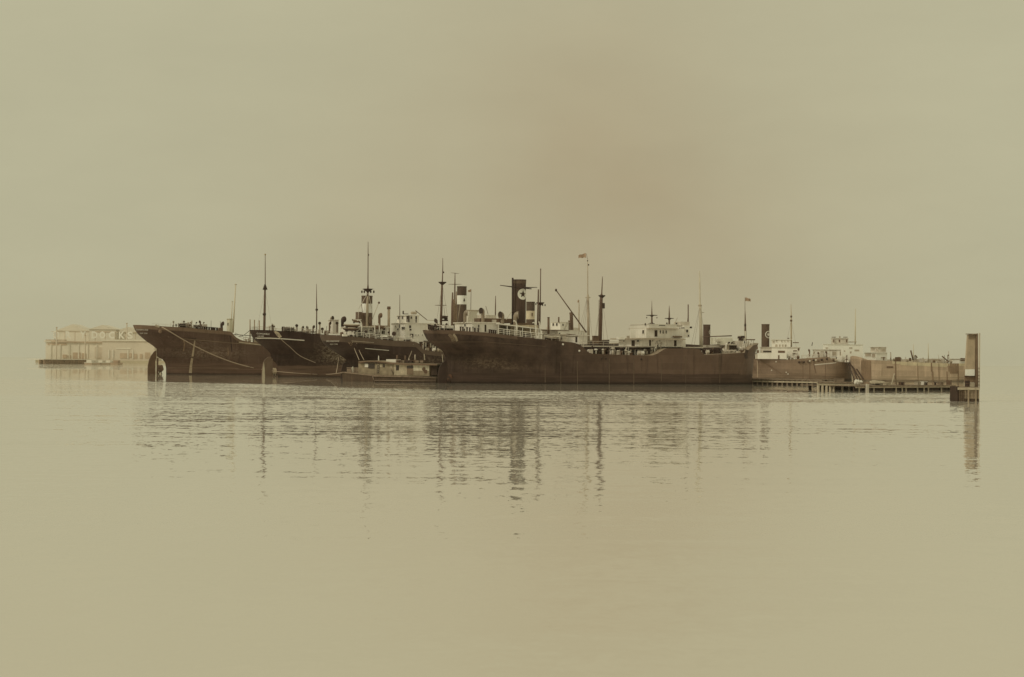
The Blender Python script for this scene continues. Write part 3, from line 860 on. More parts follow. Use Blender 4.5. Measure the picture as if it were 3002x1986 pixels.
# ================================================================== E: the big tanker in front
HE = hull_mat('tanker_hull', (0.026, 0.014, 0.012), (0.30, 0.225, 0.165), (0.066, 0.041, 0.033), 2.3, (14, 54), (0.122, 0.078, 0.059),  # forward hull colour lightened for how its curve catches light
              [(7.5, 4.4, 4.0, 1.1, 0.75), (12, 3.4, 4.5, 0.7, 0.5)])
E = Ship('oil_tanker', 'large dark steam tanker in front, tall black funnel with a star in a white disc', 'ship', (1305, 1124), (2204, 1127), 15.5, 'oil tankers')
E.form([(1244, 967.6), (1259, 963.5), (1287, 966.5), (1352, 969.5), (1421, 975), (1479, 982), (1530, 988), (1574, 993.5), (1618, 998), (1664, 1003), (1681, 1004.5), (1691, 1008), (1706, 1012), (1714, 1024), (1731, 1037),
        (1800, 1040), (1851, 1041.5), (1910, 1043), (1922, 1040), (1934, 1033), (1944, 1026), (1953, 1022), (2000, 1022), (2045, 1022.5), (2053, 1026), (2059, 1037), (2064, 1041), (2100, 1039), (2140, 1037), (2184, 1034.5), (2192, 1026), (2203, 1013), (2216, 1006)],
       [(1244, 967), (1248, 978), (1254, 990), (1262, 1001), (1275, 1011), (1290, 1020), (1299, 1029), (1304, 1040), (1306, 1060), (1306, 1150)],
       [(2216, 1005), (2212, 1022), (2208, 1045), (2206, 1080), (2204, 1150)], vmid=(0.42, 0.88), bow_deck=(0.16, 0.55), bow_wl=(0.22, 0.9))
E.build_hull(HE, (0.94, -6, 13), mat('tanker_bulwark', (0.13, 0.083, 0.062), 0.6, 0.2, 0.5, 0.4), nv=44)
E.rudder([(1304, 1060), (1296, 1064), (1288, 1078), (1284, 1098), (1284, 1135), (1304, 1135)], 1307, 1045, DARK)
E.propeller(1317, 1112, 20, RUST)
for ys in ((1262, 1003, 1425, 1003), (1430, 1004, 1600, 1016)):
    E.strip_on_hull([(ys[0], ys[1]), (ys[2], ys[3])], 1.6, mat('rub_strake', (0.13, 0.085, 0.06), 0.6), 'rubbing_strake', 0.10)
E.strip_on_hull([(1316, 980), (1325, 989), (1330, 1001)], lambda q: 8 + 3 * q, mat('painted_sheen', (0.20, 0.145, 0.10), 0.35, 0.3, 0.8, 0.6, (0.15, 0.10, 0.07)), 'painted_sheen', 0.05)  # soft reflected highlight on the quarter, painted as a strip
E.strip_on_hull([(1329, 980), (1336, 990), (1340, 1001)], 6, mat('painted_sheen_pale', (0.36, 0.29, 0.21), 0.4, 0.3, 0.8, 0.5, (0.2, 0.13, 0.09)), 'painted_sheen', 0.08)  # brighter core of the same painted highlight
for (x, ya, yb, w) in ((1598, 1070, 1122, 1.6), (1644, 1062, 1125, 1.4), (1693, 1060, 1126, 1.6), (1786, 1052, 1126, 2.2), (1858, 1052, 1126, 2.0), (1939, 1050, 1118, 1.5), (2010, 1045, 1124, 1.2), (2110, 1050, 1124, 1.2)):
    E.strip_on_hull([(x, ya), (x, yb)], w, mat('scupper_stain', (0.15, 0.104, 0.075), 0.7, 0.4, 1.5), 'scupper_streak', 0.05)
for (x, y) in ((1650, 1010), (1698, 1029), (1473, 995), (1500, 1003), (1765, 1052), (1776, 1052), (1880, 1054)):
    c = E.hp(x, y, 0.02); E.part('hawse_pipe', MB().cyl(c, c + Vector((0, -0.14, 0)), 0.22, 0.2, 10), LETT if x in (1650, 1698) else OPEN)
# poop house and its gear
E.house(1333, 948, 1460, 978, -5.0, 4.5, WHITE, [(1364, 954, 5, 7), (1386, 960, 3, 4), (1403, 957, 4, 9)], [(1423, 963, 4.5, 21), (1362, 968, 3, 8)], roof=0.12, eave=0.3, name='poop_house')
E.box('house_top', 1328, 945.5, 1464, 948, -5.2, 4.9, CREAM)
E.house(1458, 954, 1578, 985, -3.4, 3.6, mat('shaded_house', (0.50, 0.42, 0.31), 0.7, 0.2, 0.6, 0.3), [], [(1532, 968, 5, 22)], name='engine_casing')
a, b = E.P(1460, 951, -6.4), E.P(1580, 966, -6.4)
E.part('boat_deck', MB().add([(a.x, -6.4, a.z), (b.x, -6.4, b.z), (b.x, 4, b.z), (a.x, 4, a.z), (a.x, -6.4, a.z + .2), (b.x, -6.4, b.z + .2), (b.x, 4, b.z + .2), (a.x, 4, a.z + .2)],
       [(0, 3, 2, 1), (4, 5, 6, 7), (0, 1, 5, 4), (1, 2, 6, 5), (2, 3, 7, 6), (3, 0, 4, 7)]), WHITE)
for x, y in ((1462, 951), (1487, 954.5), (1510, 957.5), (1532, 960), (1555, 963), (1578, 965.5)):
    p = E.P(x, y, -6.3); E.part('stanchion', MB().cyl((p.x, -6.3, E.sheer(p.x) - 0.1), p, 0.09, 0.09, 6), WHITE)
E.edge_rail(1262, 1330, WHITE, 0.9, 2, 1.6, 0.045)
E.edge_rail(1462, 1590, WHITE, 1.15, 3, 1.2, 0.05)
E.edge_rail(1596, 1686, CREAM, 0.9, 2, 1.5, 0.04)
E.davit(1515, 940, 987, -6.9, 1.1, w=0.17); E.davit(1571, 945, 992, -6.9, 1.1, w=0.16); E.davit(1583, 943, 992, -6.6, 0.6, w=0.15)
E.box('deck_locker', 1530, 978, 1560, 988, -6.6, -5.6, DARK)
for x, tt in ((1288, -2), (1300, -2.5), (1318, -3)): E.winch(x, tt, DARK if x != 1300 else BROWN, 0.9)
E.box('skylight', 1290, 955, 1330, 962, -4.2, -2.0, WHITE)
E.box('skylight', 1436, 938, 1455, 946, -1.5, 1.5, CREAM)
for x in (1256, 1261, 1266, 1272, 1278, 1350, 1357, 1369, 1377, 1392, 1402, 1435, 1441, 1447, 1453, 1600, 1640): E.bollards([x], -5.6 if x > 1300 else -4.2, DARK, 0.75 if x < 1460 else 0.5, 0.17)
E.cowl(1366, 909, 948, 18, -1.5, -25); E.cowl(1413, 903, 948, 19, -1.5, -70 - 90); E.cowl(1470, 914, 952, 21, -1.5, -165); E.cowl(1514, 913, 955, 23, -2.0, -30)
E.box('engine_skylight', 1390, 935, 1500, 948, -1.0, 2.0, BROWN)
E.box('funnel_base', 1495, 948, 1550, 964, -1.9, 1.9, BROWN)
# funnel
f = E.funnel(1501, 1541, 822, 962, 0, [(822, 832, mat('sooty_top', (0.15, 0.10, 0.072), 0.7, 0.4, 0.8, 0.4))], pipe=False)
E.emblem(E.P(1521, 863.5, 0).z, 1.17, R(-80), DARK, mat('emblem_white', (0.82, 0.80, 0.74), 0.6, 0.05))
E.part('funnel_pipe', MB().cyl(E.P(1503, 958, -1.0), E.P(1503, 815, -1.0), 0.22, 0.2, 10), DARK, True)
E.bar((1466, 837), (1521, 844), -1.7, -1.7, 2.0, DARK, 'yard', 4.6); E.bar((1521, 844), (1575, 843), -1.7, -1.7, 4.6, DARK, 'yard', 1.6); E.bar((1500, 842), (1558, 847.5), -1.9, -1.9, 3, DARK, 'furled_awning', 3)
E.bar((1484, 937), (1500, 913), -3, -3, 2.5, CREAM, 'boom'); E.bar((1424, 898), (1431, 922), -2.0, -2.0, 1.5, MASTD, 'boom')
# masts
m = E.mast([(1292, 962, 7.6), (1294.5, 890, 7.2), (1296, 832, 5.6), (1297, 822, 3.4), (1298, 790, 2.6), (1298, 757, 1.4)], -0.5, MASTD)
E.nest(1297, 827, 24, 9, -0.5, DARK, m); E.yard(1292, 895.5, 35, -0.5, MASTD, m, 2.2)
E.part('mast_light', MB().ball(E.P(1299.8, 799, -0.8), 0.2), DARK, True, parent=m)
E.part('winch_platform', MB().cyl(E.P(1304, 942, -0.5), E.P(1304, 938, -0.5), 0.7, 0.7, 10).cyl(E.P(1300, 935, -0.5), E.P(1300, 926, -0.5), 0.45, 0.5, 8).cyl(E.P(1307, 938, -0.5), E.P(1307, 927, -0.5), 0.35, 0.5, 8), DARK, True, parent=m)
E.stay((1301, 895), (1304, 925))
m = E.mast([(1576, 975, 6), (1577.5, 900, 5), (1578.5, 849, 4)], -1, MASTD, 'kingpost'); m2 = E.mast([(1582, 975, 5.5), (1583, 900, 5), (1584, 885, 3.6), (1585, 800, 2.6), (1585, 788, 3.4)], -0.6, MASTD)
E.nest(1584, 887, 24, 9, -0.6, DARK, m2)
for x in (1571, 1591, 1598): E.part('mast_light', MB().ball(E.P(x, 895 - (x == 1571) * 3, -0.8), 0.14, sz=1.6), DARK, True, parent=m2)
m = E.mast([(1725.5, 1010, 8), (1724.5, 930, 8), (1723.5, 868, 7), (1723, 862, 3.4), (1723, 800, 2.8), (1722.5, 759, 1.8)], 0, MASTP)
E.yard(1723.5, 873, 15, 0, MASTP, m, 4); E.part('mast_light', MB().ball(E.P(1725.5, 777, -.2), 0.17), DARK, True, parent=m)
E.part('mast_cap', MB().ball(E.P(1722.5, 765, 0), 0.14), DARK, True, parent=m)
E.bar((1719, 975), (1630, 851), -0.8, -0.8, 4.6, MASTD, 'derrick_boom', 3.0)
E.part('derrick_head', MB().ball(E.P(1630, 851, -0.8), 0.24, sz=1.3), DARK, True)
m = E.mast([(1759, 1012, 11), (1761, 940, 10), (1763, 866, 9), (1764, 862, 4), (1766, 820, 2.4), (1766, 811, 1.2)], 0, MASTD)
E.nest(1764.5, 866, 21, 9, 0, DARK, m); E.part('mast_box', MB().cyl(E.P(1770, 905, -.3), E.P(1770, 889, -.3), 0.24, 0.24, 10), DARK, True, parent=m)
E.ladder((1756, 1008), (1758, 880), -0.5, MASTD, 0.15, parent=m)
m = E.mast([(2056, 1026, 11), (2054.5, 960, 9.5), (2052.5, 900, 8), (2052, 893, 5.4), (2051, 830, 4.4), (2050, 795, 3)], 0, MASTF)
E.nest(2052, 894, 12, 9, 0, MASTP, m); E.yard(2060, 917, 9, 0, MASTP, m, 2)
E.bar((2061, 988), (2145, 985), -1, -1, 2.5, MASTD, 'derrick_boom', 3.4)
for a_, b_ in (((1723, 865), (1690, 1004)), ((1723, 865), (1700, 1008)), ((1764, 866), (1740, 1012)), ((2052, 896), (2026, 1018))):
    E.stay(a_, b_, 0, 0, 0.022)
# after well: winch house, flying bridge and clutter
E.house(1588, 982, 1660, 1003, -3.5, 3, CREAM, [(1604, 989, 8, 4), (1628, 989, 8, 4)], [(1646, 992, 4, 12)], roof=0.12)
E.house(1660, 985, 1722, 1010, -3, 3, WHITE, [], [(1690, 996, 5, 16)], roof=0.14)
E.box('hatch', 1603, 993, 1645, 999, -4.2, -3.6, BROWN)
E.box('winch_house', 1736, 985, 1756, 1008, -1.6, -0.8, BROWN); E.box('winch_house', 1740, 985, 1752, 987, -2, 2, DARK)
a, b = E.P(1706, 1013.5, -3.4), E.P(2062, 1017, -3.4)
E.part('flying_bridge', MB().box(a.x, b.x, -3.4, 3.4, a.z - 0.25, a.z), CREAM)
E.part('bridge_shade_band', MB().box(a.x, b.x, -3.2, 3.2, a.z - 0.75, a.z - 0.254), DARK)  # dark band painting in the shaded underside of the slab
for x in range(1712, 2060, 15):
    p = E.P(x, 1013.5, -3.2); E.part('stanchion', MB().cyl((p.x, -3.2, E.sheer(p.x) - 1.6 if x > 1940 and x < 2050 else E.sheer(p.x) - 0.1), (p.x, -3.2, a.z - 0.76), 0.07, 0.07, 6), CREAM)
E.box('bridge_shade_box', 1722, 1026, 1848, 1044, -1.0, 2.0, BROWN)  # brown box standing in for shade under the bridge deck
E.box('bridge_shade_wall', 1890, 1017, 1945, 1046, -1.6, 1.6, BROWN)  # dark wall painting in more of the under-bridge shade
E.house(1852, 1019, 1890, 1044, -3.0, 2.6, WHITE, [], [(1865, 1031, 7, 12)], name='pump_house')
for x, c in ((1728, WHITE), (1738, DARK), (1747, WHITE), (1757, DARK), (1768, CREAM), (1783, DARK), (1797, CREAM), (1812, CREAM), (1822, DARK), (1835, CREAM), (1843, WHITE), (1903, DARK), (1912, CREAM), (1925, CREAM), (1937, CREAM)):
    q = E.deck_at(x, -4.5); r = random.uniform(0.3, 0.55); h = random.uniform(0.5, 1.4)
    E.part('valve_chest' if c is DARK else 'mushroom_vent', MB().cyl(q - Vector((0, 0, .2)), q + Vector((0, 0, h)), r * 0.5, r * 0.5, 8).cyl(q + Vector((0, 0, h)), q + Vector((0, 0, h + 0.3)), r * 1.2, r * 0.7, 10), c, True)
for (x0, x1) in ((1790, 1799), (1796, 1805), (1908, 1914), (1913, 1919)): E.ladder((x0 if x0 < 1900 else x1, 1016), (x1 if x0 < 1900 else x0, 1040), -4.0, CREAM, 0.3)
E.edge_rail(1700, 1712, CREAM, 0.8, 2, 1.2, 0.04)
a = E.rail([(1708, 1013.4), (1830, 1014.6)], -3.3, CREAM, 0.9, 2, 2.0, 0.035)
for x in (1700, 1708, 1740, 1745, 1790, 1797): E.bollards([x], -2.0, DARK, 0.5, 0.22)
# bridge structure amidships
E.house(1814, 996, 2010, 1018, -4.6, 4.6, WHITE, [(1829, 1001, 3.5, 4), (1871, 1000, 7, 6), (1913, 1000, 3, 3), (1934, 1000, 3, 3), (1925, 1006, 4, 9)], [(1856.5, 1007, 9, 17), (1905, 1006, 6, 18), (1928, 1012, 4, 9), (1979, 1007, 8, 17)], name='bridge_house')
sa, sb, t1 = E.span(1789, 993, 2010, -6.3, 6.3); z = E.P(1880, 991.5, -6.3).z
E.part('bridge_deck', MB().box(sa, sb, -6.3, t1, z - 0.28, z), TAN)
for x in (1806, 1830, 1852, 1880, 1902, 1925, 1950, 1975, 2000): 
    p = E.P(x, 1017, -6.1)
    if p.x > sa: E.part('stanchion', MB().cyl(p, (p.x, -6.1, z - 0.28), 0.06, 0.06, 6), CREAM)
E.house(1847, 965, 2006, 993, -3.8, 3.8, WHITE, [(1886.5, 973.5, 5.5, 10), (1935.6, 973.5, 3.4, 9), (1943.7, 974, 3.4, 9), (1952.5, 974, 3.4, 9)], [(1923, 978, 8, 19)], name='upper_bridge_house')
E.house(1847, 953, 1985, 965.5, -4.4, 4.4, mat('bridge_dodger', (0.74, 0.70, 0.64), .7, .1), [(1940.5, 954.5, 19, 3)], [], roof=0.1, eave=0.15, name='wheelhouse')
E.box('bridge_wing_top', 1843, 963.5, 1990, 966, -4.7, 4.7, TAN)
E.house(1985, 955, 2022, 990, -2.8, 3.2, WHITE, [(1993, 970, 4, 4), (2003, 962, 12, 2.4), (1994, 963, 3, 3), (2014, 971, 6, 8), (2018, 985, 4, 6)], [], name='chart_house')
E.box('lifeboat_rack', 1972, 986, 2000, 990, -4.4, -3.9, BROWN)
E.house(1975, 944, 2022, 955, -2.2, 2.4, CREAM, [(1984, 949, 5, 5)], [], name='radio_cabin')
E.box('wing_shelter', 1807, 989, 1832, 996, -5.8, -4.8, WHITE); E.box('flag_locker', 1837, 985, 1846, 994, -5, -4.2, TAN); E.box('signal_locker', 2021, 958, 2029, 963, -2.4, -1.2, DARK)
for x, y in ((1892, 948), (1901, 949), (1906, 947), (1913, 946), (1917, 948), (1955, 946), (1958, 950), (1963, 950)): E.part('binnacle' if x == 1913 else 'deck_fitting', MB().cyl(E.P(x, 954, -3), E.P(x, y, -3), 0.22, 0.12, 8), DARK, True)
E.bar((1977, 952), (1986, 932), -3, -3, 1.6, TAN, 'davit_boom')
E.mast([(2016.5, 960, 5), (2017, 940, 4.6), (2017.5, 930, 3.4), (2017.5, 893, 3.2)], -1, MASTD, 'signal_post')
# forward deck, forecastle
E.house(2060, 1013, 2127, 1020, -1.2, 2.6, CREAM, [], [], name='forward_house')
E.box('hatch_coaming', 2066, 1025, 2124, 1044, -2, 2, CREAM)
for x, c in ((2072, DARK), (2086, BROWN), (2094, DARK), (2100, DARK), (2106, DARK), (2114, CREAM), (2121, CREAM), (2135, CREAM), (2150, CREAM)): E.winch(x, -3.6, c, 0.8 if c is DARK else 0.6)
E.box('forward_shelter_roof', 2102, 1010, 2162, 1013, -4.0, 3.4, CREAM)
o = E.box('shelter_curtain', 2137, 1013, 2160, 1032, -3.6, -3.4, OPEN)
E.box('shelter_wall', 2122, 1013, 2138, 1032, -3.6, 3.0, TAN)
E.box('canvas_awning', 2082, 991, 2148, 1010, -1.6, 1.6, mat('white_awning', (0.78, 0.75, 0.66), 0.9, 0.06, 0.8))
for x in (2104, 2110): E.part('coiled_hose', MB().cyl(E.P(x, 1000, -1.75), E.P(x, 1000, -1.62), 0.42, 0.42, 14).cyl(E.P(x, 1000, -1.95), E.P(x, 1000, -1.76), 0.22, 0.22, 10), CANVAS)
a, b = E.P(2166, 1000, -3.2), E.P(2196, 1034, -3.2)
E.part('forecastle_bulkhead', MB().box(a.x, b.x, -3.2, 3.2, b.z, a.z), CREAM)
E.box('forecastle_awning', 2186, 995, 2214, 998, -3.0, 3.0, BROWN)
E.box('forecastle_locker', 2164, 985, 2182, 1000, -2.5, 1, TAN)
for x, y in ((2168, 990), (2172, 996), (2178, 988), (2181, 1003)): E.part('windlass_gear', MB().cyl(E.P(x, y + 3, -2.8), E.P(x, y - 3, -2.8), 0.5, 0.42, 10), DARK)
for x in (2178, 2183, 2189, 2196, 2204): E.bar((x - 4, 1034), (x + 3, 999), -3.4, -3.3, 1.8, WHITE, 'awning_stanchion')
for x in (2192, 2200, 2207): E.bar((x, 1018), (x + 3, 998), -2.6, -2.6, 1.4, CREAM, 'awning_stanchion')
E.strip_on_hull([(2190, 1026), (2186, 1040), (2189, 1052)], 9, DARK, 'anchor_recess', 0.06)
flag(E, 1718, 744, 22, 13, 0, 'striped flag at the top of the pale mast behind the long slanting boom')
E.stay((1722, 759), (1719, 744), 0, 0, 0.04)

# ================================================================== A: leftmost steamer
HA = hull_mat('steamer_hull_left', (0.075, 0.043, 0.034), (0.42, 0.33, 0.25), (0.14, 0.086, 0.066), 3.2, (0, 60), (0.11, 0.067, 0.051),
              [(14, 6.2, 10, 1.6, 0.8), (11, 8.8, 6, 1.5, 0.35)])
A = Ship('cargo_steamer', 'brown-black cargo steamer at far left with its rudder and propeller showing', 'ship', (461, 1097.5), (1125, 1100), 16, 'moored freighters')
A.form([(392, 953), (412, 953), (440, 953.5), (480, 957), (530, 960), (575, 964), (620, 968), (672, 972), (680, 975), (686, 984), (693, 990), (703, 996), (716, 1000.5), (735, 1003), (770, 1006), (850, 1008), (960, 1006), (1060, 1002), (1130, 996)],
       [(392, 952), (398, 967), (408, 981), (428, 999), (448, 1012), (459, 1021), (460, 1045), (476, 1052), (484, 1062), (487, 1080), (487, 1120)],
       [(1131, 990), (1126, 1050), (1124, 1130)], vmid=(0.40, 0.92))
A.build_hull(HA, (0.93, -12, 30), mat('steamer_bulwark', (0.20, 0.13, 0.092), 0.6, 0.2, 0.5, 0.4))
A.rudder([(458, 1028), (452, 1031), (443, 1043), (437, 1056), (433.5, 1072), (433, 1090), (433, 1125), (455, 1125), (455, 1060), (458, 1048)], 462, 1050, mat('rudder_brown', (0.16, 0.095, 0.062), .6, .25, .6, .3))
A.propeller(470, 1087, 22, BROWN)
A.text_on_hull('DERBYLINE', 399, 965.5, 434, 969, slope=0.02); A.text_on_hull('NEW YORK', 410, 976, 432, 979.4)
A.strip_on_hull([(571, 999), (566, 1035), (560, 1070), (558, 1094)], lambda q: 3.4 + 5 * q, mat('waste_water_streak', (0.46, 0.37, 0.27), 0.6, 0.3, 1.0, 0.5, (0.25, 0.16, 0.1)), 'waste_water_streak', 0.05)
A.strip_on_hull([(538, 996), (541, 1008), (538, 1030)], 4, mat('rust_streak', (0.26, 0.17, 0.11), .8, .4, 1), 'rust_streak', 0.04)
A.strip_on_hull([(668, 1018), (669, 1042)], 2.2, mat('rust_streak', (0.26, 0.17, 0.11)), 'rust_streak', 0.04)
A.strip_on_hull([(530, 993), (600, 999), (676, 1006), (740, 1011)], 1.4, mat('steamer_strake', (0.26, 0.18, 0.12)), 'rubbing_strake', 0.1)
A.strip_on_hull([(492, 1079), (600, 1079), (700, 1081)], 1.2, mat('steamer_strake', (0.26, 0.18, 0.12)), 'rubbing_strake', 0.1)
A.strip_on_hull([(535, 993), (575, 995)], 4.5, DARK, 'recessed_port', 0.03)
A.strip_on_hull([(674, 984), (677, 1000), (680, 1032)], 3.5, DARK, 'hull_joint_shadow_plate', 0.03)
A.strip_on_hull([(700, 1004), (735, 1008), (766, 1012)], 3, mat('pale_sheer_strake', (0.50, 0.42, 0.32)), 'sheer_strake', 0.08)
for (x, y) in ((457, 955), (461, 957), (465, 958)): 
    c = A.hp(x, y, 0.1); A.part('fairlead', MB().ball(c, 0.35), TAN, True)
c = A.hp(469, 972, .1); A.part('hawse_pipe', MB().cyl(c, c + Vector((0, -.2, 0)), 0.55, 0.5, 12), mat('hawse_rust', (0.30, 0.2, 0.14)), True)
for x, h, c in ((508, 1.6, TAN), (516, 0.7, DARK), (530, 1.2, TAN), (535, 1.0, DARK), (539, 1.9, BROWN), (545, 1.3, BROWN), (551, 1.6, TAN), (561, 1.8, TAN), (600, .5, DARK)): 
    q = A.deck_at(x, -4); A.part('deck_fitting', MB().cyl(q, q + Vector((0, 0, h)), 0.12, 0.12, 8).ball(q + Vector((0, 0, h)), 0.3), c, True)
A.winch(532, -5, DARK, 1.0); A.winch(577, -5, DARK, 1.0); A.winch(540, -5, DARK, .7)
for x in (592, 599, 606, 613, 620, 624, 629, 636): A.bollards([x], -6, DARK, 0.8, 0.3)
A.edge_rail(500, 590, CREAM, 1.1, 2, 2.2, 0.03)
A.cowl(586, 940, 965, 8, -4, 180, BROWN)
A.cowl(652, 943, 968, 12, -4, 0, DARK)
A.house(665, 936, 682, 975, -3, 3, mat('ghost_cream', (0.70, 0.66, 0.52), .8, .08, .5), [(669, 951, 3, 8)], [], roof=0.12, eave=0.2, name='deck_cabin')
m = A.mast([(683, 976, 5), (687, 900, 4), (691, 832, 3)], 0, mat('mast_bleached', (0.66, 0.58, 0.45), .7, .1), 'derrick_post'); A.yard(691, 835, 7, 0, MASTP, m, 3)
A.mast([(677, 965, 3), (681, 885, 2.4)], 1, mat('mast_bleached', (0.66, 0.58, 0.45)), 'derrick_boom'); A.yard(681, 885, 5, 1, MASTP, m, 2.2)
m = A.mast([(774, 1008, 8), (775, 955, 7.5), (776, 900, 6.8), (777, 840, 5), (777.5, 835, 3), (777.5, 744, 1.6)], 0, MASTD)
A.part('crosstree', MB().cyl(A.P(777, 850, 0), A.P(777, 834, 0), 0.75, 0.2, 12), DARK, True, parent=m)
A.part('mast_band', MB().cyl(A.P(775, 925, 0), A.P(775, 919, 0), 0.5, 0.5, 12), DARK, True, parent=m)
A.part('mast_light', MB().ball(A.P(777.5, 747, 0), 0.25), mat('brass_light', (0.35, 0.25, 0.12)), True, parent=m)
for x, yt, yb in ((733, 937, 1004), (746, 938, 1005), (760, 940, 1006)): A.mast([(x, yb, 3.4), (x, yt, 3.0)], -2, mat('post_brown', (0.36, 0.26, 0.18)), 'vent_post')
A.edge_rail(690, 765, MASTD, 1.1, 2, 2.4, .04)


# ================================================================== B
HB = hull_mat('freighter_hull_black', (0.036, 0.019, 0.016), (0.60, 0.50, 0.37), (0.15, 0.096, 0.072), 3.0, (0, 70), (0.05, 0.028, 0.023),
              [(16, 7.6, 4.5, 2.6, 0.9), (22, 5.2, 9, 1.2, 0.8), (30, 3.2, 12, 0.9, 0.6)])
B = Ship('black_freighter', 'black freighter with a white stripe round its stern, second from the left', 'ship', (797, 1104.5), (1450, 1107), 15.5, 'moored freighters')
B.form([(735, 967.5), (760, 966.5), (800, 968), (830, 971), (870, 974), (910, 978), (960, 982), (1060, 986), (1200, 990), (1320, 990), (1455, 985)],
       [(735, 966), (738, 977), (743, 989), (752, 1000), (766, 1012), (782, 1024), (793, 1035), (796, 1055), (806, 1060), (813, 1070), (815, 1090), (815, 1125)],
       [(1456, 984), (1452, 1050), (1450, 1130)], vmid=(0.42, 0.9))
B.build_hull(HB)
B.rudder([(795, 1046), (786, 1047), (778, 1053), (772, 1063), (768.5, 1080), (767.5, 1095), (767, 1130), (794, 1130)], 797, 1052, mat('rudder_grey', (0.19, 0.13, 0.095), .6, .2, .6, .3))
B.part('rudder_marking', MB().prism([(B.px(x, y)[0], B.px(x, y)[2]) for (x, y) in ((773, 1062), (769.5, 1080), (768, 1098), (768, 1125), (777, 1125), (776, 1100), (775, 1080))], -0.2, -0.17), mat('rudder_white', (0.62, 0.55, 0.43), .6, .2))
B.propeller(804, 1092, 17, mat('bronze_blade', (0.55, 0.46, 0.34), .5, .2))
B.strip_on_hull([(747, 992), (790, 992), (830, 994), (892, 998.5)], 2.8, LETT, 'rubbing_strake', 0.12)
B.text_on_hull('CONSABLE', 752, 976, 790, 980.5, slope=0.05); B.text_on_hull('HAVRE', 755, 984.5, 773, 988)
B.strip_on_hull([(806, 972), (816, 979), (822, 990)], lambda q: 5 + 4 * q, mat('chafed_paint', (0.50, 0.42, 0.31), .7, .3, 1.5, .5), 'chafed_plate', 0.05)
for x, h, c in ((790, 1.0, CREAM), (799, 1.4, TAN), (838, .6, DARK), (842, .6, DARK)):
    q = B.deck_at(x, -4); B.part('deck_fitting', MB().cyl(q, q + Vector((0, 0, h)), 0.18, 0.12, 8).ball(q + Vector((0, 0, h)), 0.34), c, True)
for x in (837, 850): B.winch(x, -5, DARK, 1.0)
B.box('deck_box', 845, 962, 858, 972, -5, -4, BROWN)
for x, yt, c in ((870, 951, BROWN), (887, 956, TAN), (901, 956, TAN), (919, 954, BROWN), (937, 944, TAN), (945, 961, BROWN), (967, 944, BROWN), (988, 944, BROWN)):
    B.cowl(x, yt, 978, 8.5, -4, random.choice((-60, 180, -120)), c)
for x in (872, 886, 902, 917): B.box('hatch_block', x - 6, 972, x + 5, 976, -6, -5, DARK)
B.edge_rail(832, 960, CREAM, 1.1, 3, 1.6, 0.04)
B.house(963, 939, 993, 979, -3, 3, WHITE, [(968, 948, 4, 6), (968, 959, 4, 5), (988, 948, 3, 6)], [], roof=.1, name='poop_house')
m = B.mast([(928, 978, 3.6), (928.5, 908, 3.4), (928, 880, 2.6), (928, 833, 1.2)], 0, MASTD); B.part('mast_band', MB().cyl(B.P(928.5, 911, 0), B.P(928.5, 906, 0), .35, .35, 10), DARK, True, parent=m)
m = B.mast([(1172, 985, 3), (1172, 865, 1.4)], 0, MASTD); B.edge_rail(737, 800, BROWN, 0.8, 2, 2.0, 0.03)
B.cowl(1006, 928, 975, 17, -2, 20, DARK); B.cowl(973, 927, 945, 13, -2, -60, VENT)

# ================================================================== C
HC = hull_mat('freighter_hull_third', (0.030, 0.016, 0.014), (0.30, 0.23, 0.17), (0.075, 0.045, 0.036), 1.8, (20, 60), (0.060, 0.036, 0.029),
              [(24, 4.5, 12, 2.0, 0.5)])
C = Ship('tank_steamer', 'dark steamer with a brown bulwark stripe, its middle behind the houseboat', 'ship', (1018, 1110), (1700, 1112.5), 15, 'moored freighters')
C.form([(941, 982), (952, 980), (972, 981), (1000, 983.5), (1026, 986), (1055, 989), (1085, 992), (1120, 996), (1161, 1000), (1200, 1001), (1222, 1003), (1228, 1008), (1232, 1016), (1238, 1023), (1248, 1027), (1275, 1031), (1301, 1034), (1400, 1034), (1560, 1030), (1705, 1020)],
       [(941, 981), (945, 993), (952, 1006), (965, 1018), (985, 1031), (1004, 1043), (1015, 1052), (1018, 1070), (1018, 1130)],
       [(1706, 1018), (1702, 1060), (1700, 1130)], vmid=(0.42, 0.88))
C.build_hull(HC, (0.875, -12, 26), mat('third_bulwark', (0.125, 0.085, 0.065), 0.6, 0.2, 0.5, 0.4))
C.rudder([(1016, 1062), (1006, 1066), (1000, 1085), (999, 1125), (1016, 1125)], 1019, 1055, DARK)
C.text_on_hull('SAN HARDWICK', 956, 998.5, 994, 1003, slope=0.0); C.text_on_hull('NEW YORK', 967, 1008, 990, 1011.5)
C.strip_on_hull([(1070, 1022), (1140, 1028)], 1.6, LETT, 'rubbing_strake', .1); C.strip_on_hull([(1030, 1000), (1096, 1005)], 1.3, TAN, 'rubbing_strake', .1)
C.strip_on_hull([(1020, 1000), (1031, 1012)], 7, mat('chafed_brown', (0.22, 0.15, 0.11), .8, .3), 'chafed_plate', .05)
C.strip_on_hull([(1243, 1035), (1245, 1056)], 3, TAN, 'rust_streak', .05)
C.edge_rail(1004, 1225, WHITE, 1.15, 3, 1.5, 0.045)
f = C.funnel(1059, 1091, 869, 960, 0, [(891, 918, mat('funnel_white', (0.84, 0.83, 0.80), .6, .05)), (918, 960, mat('funnel_brown', (0.16, 0.105, 0.078), .6, .25, .5, .4))], m=mat('funnel_dark_brown', (0.12, 0.078, 0.058), .6, .3, .5, .4), pipe=False)
C.box('engine_casing', 1042.5, 915, 1061, 936, -1.6, 1.6, mat('funnel_brown', (0.16, 0.105, 0.078)))
